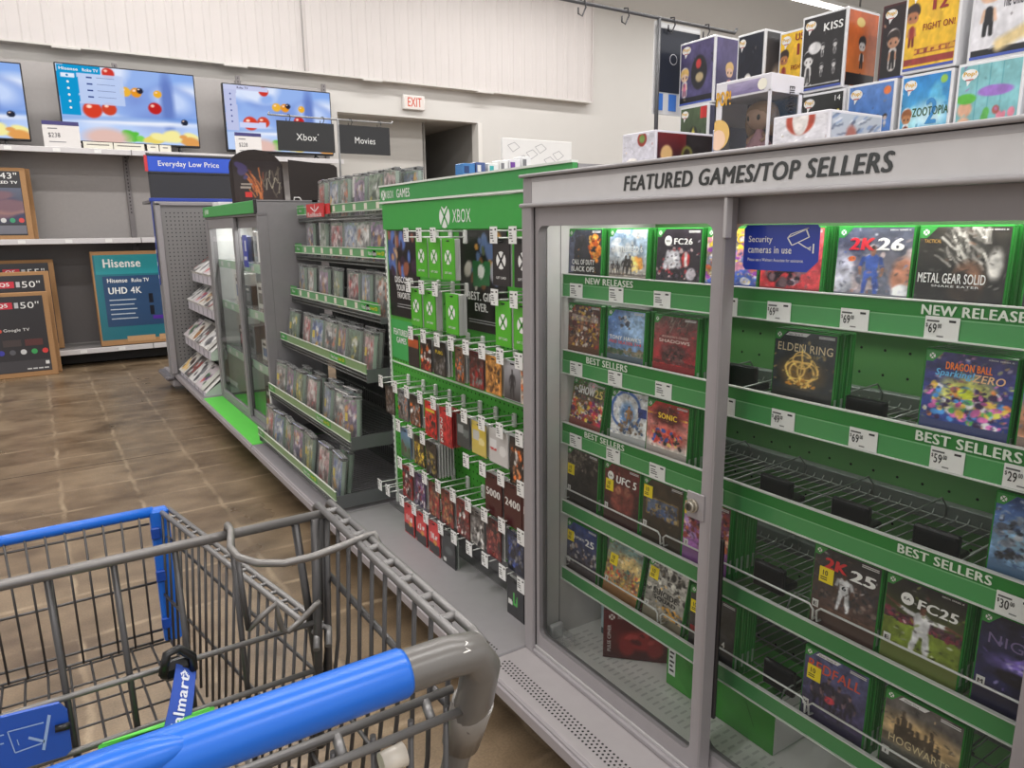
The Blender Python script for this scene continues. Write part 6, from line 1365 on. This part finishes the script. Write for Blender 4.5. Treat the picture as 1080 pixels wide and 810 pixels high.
# ------------------------------------------------------------------ shopping cart
def onZ(px, py, z):
    r = ROT @ np.array([px-540, py-405, F]); r = r*(z-H)/r[2]; return (r[0], r[1], z)
CX = -.045
cart = thing('shopping_cart', 'gray wire shopping cart with blue handle in the foreground', 'shopping cart', (CX, .85, 0))
cp = lambda name, mb, label=None, parent=None: mb.build(name, parent or cart, world=True, label=label)
ST, SD, BL = (122, 120, 119), (82, 80, 80), (27, 102, 204)
mir = lambda p: (2*CX-p[0], p[1], p[2])
both = lambda P: (P, [mir(p) for p in P])
# handle tube, grip, sleeves
m = MB(); Rr = [(.247, .56, .62), (.247, .515, .76), (.247, .474, .875), (.247, .455, .925), (.246, .437, .955), (.243, .422, .992), (.23, .4148, 1.011), (.21, .414, 1.014), (.185, .4145, 1.014)]
rr_ = [.0115, .0115, .0115, .0135, .0148, .0148, .0148, .0148, .0148]
m.tube(Rr+[mir(p) for p in reversed(Rr)], rr_+rr_[::-1], (104, 101, 98), 'plastic', 18); hd = cp('handle', m)
m = MB(); m.tube([(-.270, .415, 1.014), (-.268, .415, 1.014), (.176, .415, 1.014), (.179, .415, 1.014)], [.0155, .0168, .0168, .0155], BL, 'plastic', 28)
i0 = len(m.v); nu, nv = 20, 12
cx, cy, cz = .0, .409, 1.023
i = m.add([(cx+.045*math.sin(math.pi*b/nv)*math.cos(2*math.pi*a/nu), cy+.012*math.sin(math.pi*b/nv)*math.sin(2*math.pi*a/nu), cz+.0115*math.cos(math.pi*b/nv)) for b in range(nv+1) for a in range(nu)])
for b in range(nv):
    for a in range(nu): m.face((i+b*nu+a, i+(b+1)*nu+a, i+(b+1)*nu+(a+1) % nu, i+b*nu+(a+1) % nu), BL, 'plastic', True)
cp('handle_grip', m, 'blue plastic grip')
for P in both([(.249, .446, .945), (.249, .468, .895)]):
    m = MB(); m.tube(P, [.0168, .016], (124, 118, 112), 'plastic', 20); cp('sleeve', m)
m = MB(); sq = [(487, 675), (493, 678), (489, 683), (496, 686), (488, 689), (484, 688)]
pts = []
for a, b in sq:
    r = ROT @ np.array([a-540, b-405, F]); r = r/np.linalg.norm(r); o = np.array([0, 0, H]); c0 = np.array([.2, .414, 1.01]); A2 = np.array([0, 1, 1])
    oc = (o-c0)*A2; rr = r*A2; A, Bq, Cq = rr@rr, 2*oc@rr, oc@oc-.0152**2; D = Bq*Bq-4*A*Cq
    t_ = (-Bq-math.sqrt(max(D, 0)))/(2*A); pts.append(tuple(o+r*t_))
m.tube(pts, .0008, (230, 226, 222), 'matte', 6); m.build('paint_scrawl', hd, world=True, label='white scrawl on the handle corner')
# upper side rails (raised part) and lower rims
zr = 1.005
for s_, f in (('r', lambda p: p), ('l', mir)):
    m = MB()
    m.tube([f(p) for p in ((.237, .43, zr-.004), (.237, .45, zr), (.237, .775, zr), (.236, .782, zr-.006))], .0042, ST, 'metal', 10); m.tube([f(p) for p in ((.2515, .43, zr-.004), (.2515, .45, zr), (.2515, .775, zr), (.2515, .782, zr-.006))], .0042, ST, 'metal', 10)
    for k in range(8): y = .475+.039*k; m.tube([f((.236, y, zr)), f((.252, y, zr))], .0042, ST, 'metal', 8)
    cp('side_rail', m)
    m = MB()
    for d in (0, .014):
        m.tube([f(p) for p in ((.212+d, .735, .852), (.219+d, .752, .862), (.124+d, 1.262, .862), (.12+d, 1.268, .858))], .004, ST, 'metal', 10)
    for k in range(17): t_ = k/17; m.tube([f((.219-.095*t_-.002, .76+.49*t_, .862)), f((.235-.095*t_, .76+.49*t_, .862))], .0028, ST, 'metal', 6)
    cp('basket_rim', m)
    m = MB()                                   # basket side wires
    for k in range(10):
        y = .47+.032*k; m.tube([f((.243, y, zr-.002)), f((.236, y+.004, .86)), f((.2, y+.02, .56+.1*(y-.47)))], .0023, SD, 'metal', 7)
    for k in range(21):
        t_ = k/20; y = .765+.485*t_; m.tube([f((.224-.098*t_, y, .862)), f((.188-.074*t_, y-.004, .585+.055*t_))], .0021, SD, 'metal', 7)
    m.tube([f((.243, .44, .925)), f((.243, .772, .92)), f((.226, .80, .86))], .0036, SD, 'metal', 8)
    for z, a in ((.80, .232), (.70, .218)): m.tube([f((a, .46, z)), f((a-.012, .78, z)), f((a-.012-.09, 1.25, z+.02))], .0024, SD, 'metal', 7)
    m.tube([f((.243, .775, 1.0)), f((.24, .778, .93)), f((.228, .772, .86)), f((.2, .77, .6))], .0048, SD, 'metal', 8)
    cp('basket_side', m)
# front of the basket: blue bumper tube, corner posts, grid
fx0, fx1 = 2*CX-.126, .126
m = MB(); m.tube([(fx0, 1.262, .863), (fx1-.012, 1.262, .863)], .0085, BL, 'plastic', 14); cp('front_bumper', m, 'blue front bumper tube')
for P in ((.108, .136), (2*CX-.136, 2*CX-.108)):
    m = MB(); m.box(P[0], P[1], 1.25, 1.272, .632, .868, BL, 'plastic', .004)
    for z in (.66, .745, .82): m.box(P[0]-.002, P[0]+.012, 1.244, 1.252, z, z+.02, (24, 70, 160), 'plastic', .002)
    cp('corner_guard', m, 'blue corner guard')
m = MB(); x = .092
while x > fx0+.01: m.rod((x, 1.256, .86), (x*.96+.0, 1.246, .64), .0018, SD, 'metal', 7); x -= .0258
for z, r in ((.845, .0019), (.744, .0022), (.66, .0022), (.642, .0022)): m.rod((fx0, 1.258-.05*(.86-z), z), (fx1-.02, 1.258-.05*(.86-z), z), r, SD, 'metal', 7)
cp('basket_front', m)
m = MB()                                       # basket floor grid
for k in range(12):
    t_ = k/11; xr, xf = CX-.235+.47*t_, CX-.16+.32*t_; m.rod((xr, .47, .555), (xf, 1.246, .64), .0019, SD, 'metal', 7)
for k in range(17):
    t_ = k/16; hw = .235-.075*t_; m.rod((CX-hw, .47+.776*t_, .552+.085*t_), (CX+hw, .47+.776*t_, .552+.085*t_), .0018, SD, 'metal', 7)
cp('basket_floor', m)
# child seat back
m = MB(); m.rod((2*CX-.245, .756, zr-.004), (.245, .756, zr-.004), .0052, (122, 119, 117), 'metal', 14); cp('seat_bar', m)
m = MB(); x = .138
while x > 2*CX-.2: m.rod((x, .756, zr-.006), (x+.003, .758, .70), .0031, SD, 'metal', 8); x -= .0545
for z in (.877, .818, .72): m.rod((2*CX-.235, .75, z), (.222, .75, z), .0031, (116, 114, 112), 'metal', 10)
for a, b, r in (((.205, .757, 1.0), (.224, .765, .76), .0045), ((.226, .752, 1.0), (.212, .748, .72), .0052), ((.24, .758, 1.0), (.23, .764, .74), .0045)): m.rod(a, b, r, SD, 'metal', 10)
cp('seat_back', m)
m = MB()                                       # bent wire loop of the seat
p0 = (.137, .756, zr+.006)
path = [(.136, .765, zr-.002), (.136, .758, zr+.006), (.137, .748, zr+.003)]
for a, b in ((243, 578), (252, 588), (272, 594), (300, 594), (330, 587), (360, 576), (385, 566), (394, 562), (398, 566)): path.append(onZ(a, b, zr+.004))
path[-1] = (path[-1][0]+.004, path[-1][1], zr-.012)
m.tube(path, .0037, (128, 125, 122), 'metal', 10); m.tube([(.137, .756+.0078*math.cos(k*math.pi/5), zr-.004+.0078*math.sin(k*math.pi/5)) for k in range(10)], .0032, SD, 'metal', 8, closed=True)
zz_ = [onY(*p, .735) for p in ((251, 592), (258, 640), (262, 664), (276, 650), (291, 637), (294, 652), (298, 664), (304, 666), (318, 654), (333, 638), (338, 634))]
m.tube(zz_[:3], .003, SD, 'metal', 8); m.tube(zz_[2:], .0034, (118, 115, 112), 'metal', 8)
cp('seat_loop', m)
# rear gate below the handle
m = MB()
for y, z, r in ((.452, .958, .0034), (.437, .948, .0034), (.46, .80, .003), (.47, .66, .003)): m.rod((2*CX-.234, y, z), (.234, y, z), r, ST, 'metal', 10)
x = .225
while x > 2*CX-.23: m.rod((x, .446, .95), (x, .47, .56), .0024, SD, 'metal', 8); x -= .03
for x in (.21, .14, .06): m.rod((x, .452, .958), (x, .438, .944), .004, ST, 'metal', 8)
cp('rear_gate', m)
m = MB(); p = onY(421, 797, .43); m.tube([(p[0]-.014, .43, p[2]), (p[0]+.004, .43, p[2])], [.0075, .0085], (206, 198, 186), 'plastic', 16); cp('bumper_roller', m, 'off white plastic roller')
# belt, buckle, plate
m = MB(); bp = [onY(186, 700, .735), onY(207, 706, .735), onY(196, 790, .69), onY(168, 788, .69)]
def bl(u, w, k=0):
    a, b, c, d = [np.array(q) for q in (bp[3], bp[2], bp[1], bp[0])]
    q = (a*(1-u)+b*u)*(1-w)+(d*(1-u)+c*u)*w; n = np.array([0, -.6, .3]); bul = .006*math.sin(math.pi*w)
    return tuple(q+np.array([0, -1, .2])*(bul+.0006*k))
N = 10
for k in range(N): m.poly([bl(0, k/N), bl(1, k/N), bl(1, (k+1)/N), bl(0, (k+1)/N)], (50, 84, 176), 'matte'); m.poly([bl(0, k/N, -2), bl(0, (k+1)/N, -2), bl(1, (k+1)/N, -2), bl(1, k/N, -2)], (40, 66, 150), 'matte')
m.text('Walmart', 0, 1, 0, 1, 0, (226, 230, 240), .03, frame=lambda u, w, k=0: bl(.70-.48*w, .07+.84*u, 1+k))
for k in range(5):
    a = math.radians(-60+30*k); m.poly([bl(.45+.06*math.cos(a+q)+.16*math.sin(a)*0+.2*(k-2)*.35, .88+.06*(1-abs(k-2)*.3)+.03*math.sin(a+q), 1) for q in (0, 2, 4)], (226, 230, 240))
cp('belt_strap', m, 'blue strap with white lettering')
m = MB(); c0, c1 = onY(170, 724, .742), onY(203, 690, .742); m.box(c0[0], c1[0], .734, .75, c0[2]+.004, c1[2], (26, 26, 28), 'plastic', .006); m.tube([onY(172, 712, .732), onY(176, 690, .73), onY(188, 684, .735), onY(203, 692, .735), onY(204, 706, .735)], .0045, (22, 22, 24), 'plastic', 8); cp('buckle', m, 'black plastic buckle')
m = MB(); pc = [onY(q, w, .742) for q, w in ((-70, 775), (62, 742), (71, 750), (76, 790), (70, 797), (-66, 838))]
i = m.add(pc+[(a, .746, c) for a, _, c in pc]); n = len(pc); m.face(tuple(range(i, i+n)), (40, 84, 178), 'plastic'); m.face(tuple(reversed(range(i+n, i+2*n))), (40, 84, 178), 'plastic')
for k in range(n): l = (k+1) % n; m.face((i+k, i+n+k, i+n+l, i+l), (40, 84, 178), 'plastic')
fr = lambda u, w, k=0: tuple(np.array(onY(u, w, .7412)))
def pl(P, wd): 
    for (a, b), (c, d) in zip(P, P[1:]):
        L = math.hypot(c-a, d-b); nx, ny = -(d-b)/L*wd/2, (c-a)/L*wd/2
        m.poly([fr(a+nx, b+ny), fr(a-nx, b-ny), fr(c-nx, d-ny), fr(c+nx, d+ny)], (150, 176, 220), 'plastic')
pl([(8, 772), (46, 762)], 1.3); pl([(8, 772), (16, 794), (44, 784)], 1.3); pl([(52, 754), (46, 791)], 3.4); pl([(30, 778), (47, 782)], 3); pl([(18, 780), (20, 786)], 1)
for k in range(2): pl([(0, 776+9*k), (4, 775+9*k)], 1.4)
m.rod(onY(58, 769, .738), onY(74, 765, .738), .0035, (24, 24, 26), 'plastic', 8)
cp('seat_plate', m, 'blue plastic plate with a pale diagram')
# chassis and wheels
m = MB()
for f in (lambda p: p, mir):
    m.tube([f(p) for p in ((.24, .56, .64), (.238, .6, .45), (.232, .6, .22), (.225, .64, .17), (.14, 1.22, .17), (.13, 1.26, .19))], .0125, ST, 'metal', 12)
    m.tube([f((.2, .8, .17)), f((.19, .86, .4)), f((.17, .95, .6))], .01, ST, 'metal', 10)
m.rod((2*CX-.225, .64, .17), (.225, .64, .17), .01, ST, 'metal'); m.rod((2*CX-.14, 1.2, .17), (.14, 1.2, .17), .01, ST, 'metal')
for k in range(6): x = CX-.12+.048*k; m.rod((x*1.4, .64, .178), (x, 1.2, .178), .004, SD, 'metal', 6)
cp('chassis', m)
for x, y in ((.215, .66), (2*CX-.215, .66), (.14, 1.18), (2*CX-.14, 1.18)):
    m = MB(); m.tube([(x-.014, y, .0622), (x-.012, y, .0622), (x+.012, y, .0622), (x+.014, y, .0622)], [.056, .062, .062, .056], (64, 64, 66), 'satin', 24); w_ = cp('wheel', m)
    m = MB(); m.box(x-.022, x-.017, y-.012, y+.012, .05, .16, ST, 'metal', .002); m.box(x+.017, x+.022, y-.012, y+.012, .05, .16, ST, 'metal', .002); m.box(x-.022, x+.022, y-.014, y+.014, .148, .165, ST, 'metal', .002); m.build('fork', w_, world=True)
# a green item lying in the basket
t = thing('green_pouch', 'bright green flat item standing in the cart behind the grip', 'bag', (.045, .69, .6945), 0)
m = MB(); m.box(-.05, .052, 0, .022, 0.003, .15, (96, 206, 78), 'plastic', .004); m.box(-.046, .048, -.0015, 0, 0.01, .09, (70, 176, 60), 'plastic'); m.build('body', t)
m = MB(); m.tube([(-.047, .011, .01), (-.047, .011, .151), (.049, .011, .151), (.049, .011, .01)], .0034, (80, 180, 66), 'plastic', 6); m.build('seam', t)
m = MB()                                       # fold-down seat of the cart, carrying the green item
for k in range(9): x = CX-.2+.05*k; m.rod((x, .50, .69), (x, .748, .695), .0034, SD, 'metal', 7)
for y in (.50, .62, .745): m.rod((2*CX-.21, y, .6895), (.2, y, .6895), .004, SD, 'metal', 7)
cp('child_seat', m)

# ------------------------------------------------------------------ camera and light
cd = bpy.data.cameras.new('Camera'); cd.sensor_width = 36; cd.lens = 36*F/1080; cd.clip_start = .02; cd.clip_end = 60
co = bpy.data.objects.new('Camera', cd); COL.objects.link(co)
r, dn, fw = ROT[:, 0], ROT[:, 1], ROT[:, 2]
co.matrix_world = Matrix(((r[0], -dn[0], -fw[0], 0), (r[1], -dn[1], -fw[1], 0), (r[2], -dn[2], -fw[2], H), (0, 0, 0, 1)))
SC.camera = co
w = bpy.data.worlds.new('store_ambient'); SC.world = w; w.use_nodes = True
nt = w.node_tree; bg = nt.nodes['Background']
gr = nt.nodes.new('ShaderNodeTexGradient'); tcn = nt.nodes.new('ShaderNodeTexCoord'); rp = nt.nodes.new('ShaderNodeValToRGB')
rp.color_ramp.elements[0].color = (.75, .73, .71, 1); rp.color_ramp.elements[1].color = (.9, .89, .88, 1)
sx = nt.nodes.new('ShaderNodeSeparateXYZ'); mr = nt.nodes.new('ShaderNodeMapRange'); mr.inputs['From Min'].default_value = -.4; mr.inputs['From Max'].default_value = .6
nt.links.new(tcn.outputs['Generated'], sx.inputs[0]); nt.links.new(sx.outputs['Z'], mr.inputs['Value']); nt.links.new(mr.outputs[0], rp.inputs['Fac']); nt.links.new(rp.outputs['Color'], bg.inputs['Color'])
bg.inputs['Strength'].default_value = 1.15
SC.view_settings.view_transform = 'Standard'; SC.view_settings.look = 'None'; SC.view_settings.gamma = 1; SC.view_settings.use_curve_mapping = False
SC.view_settings.exposure = 0.0
SC.cycles.transparent_max_bounces = 24; SC.cycles.max_bounces = 8; SC.cycles.use_denoising = True
SC.cycles.sample_clamp_indirect = 4
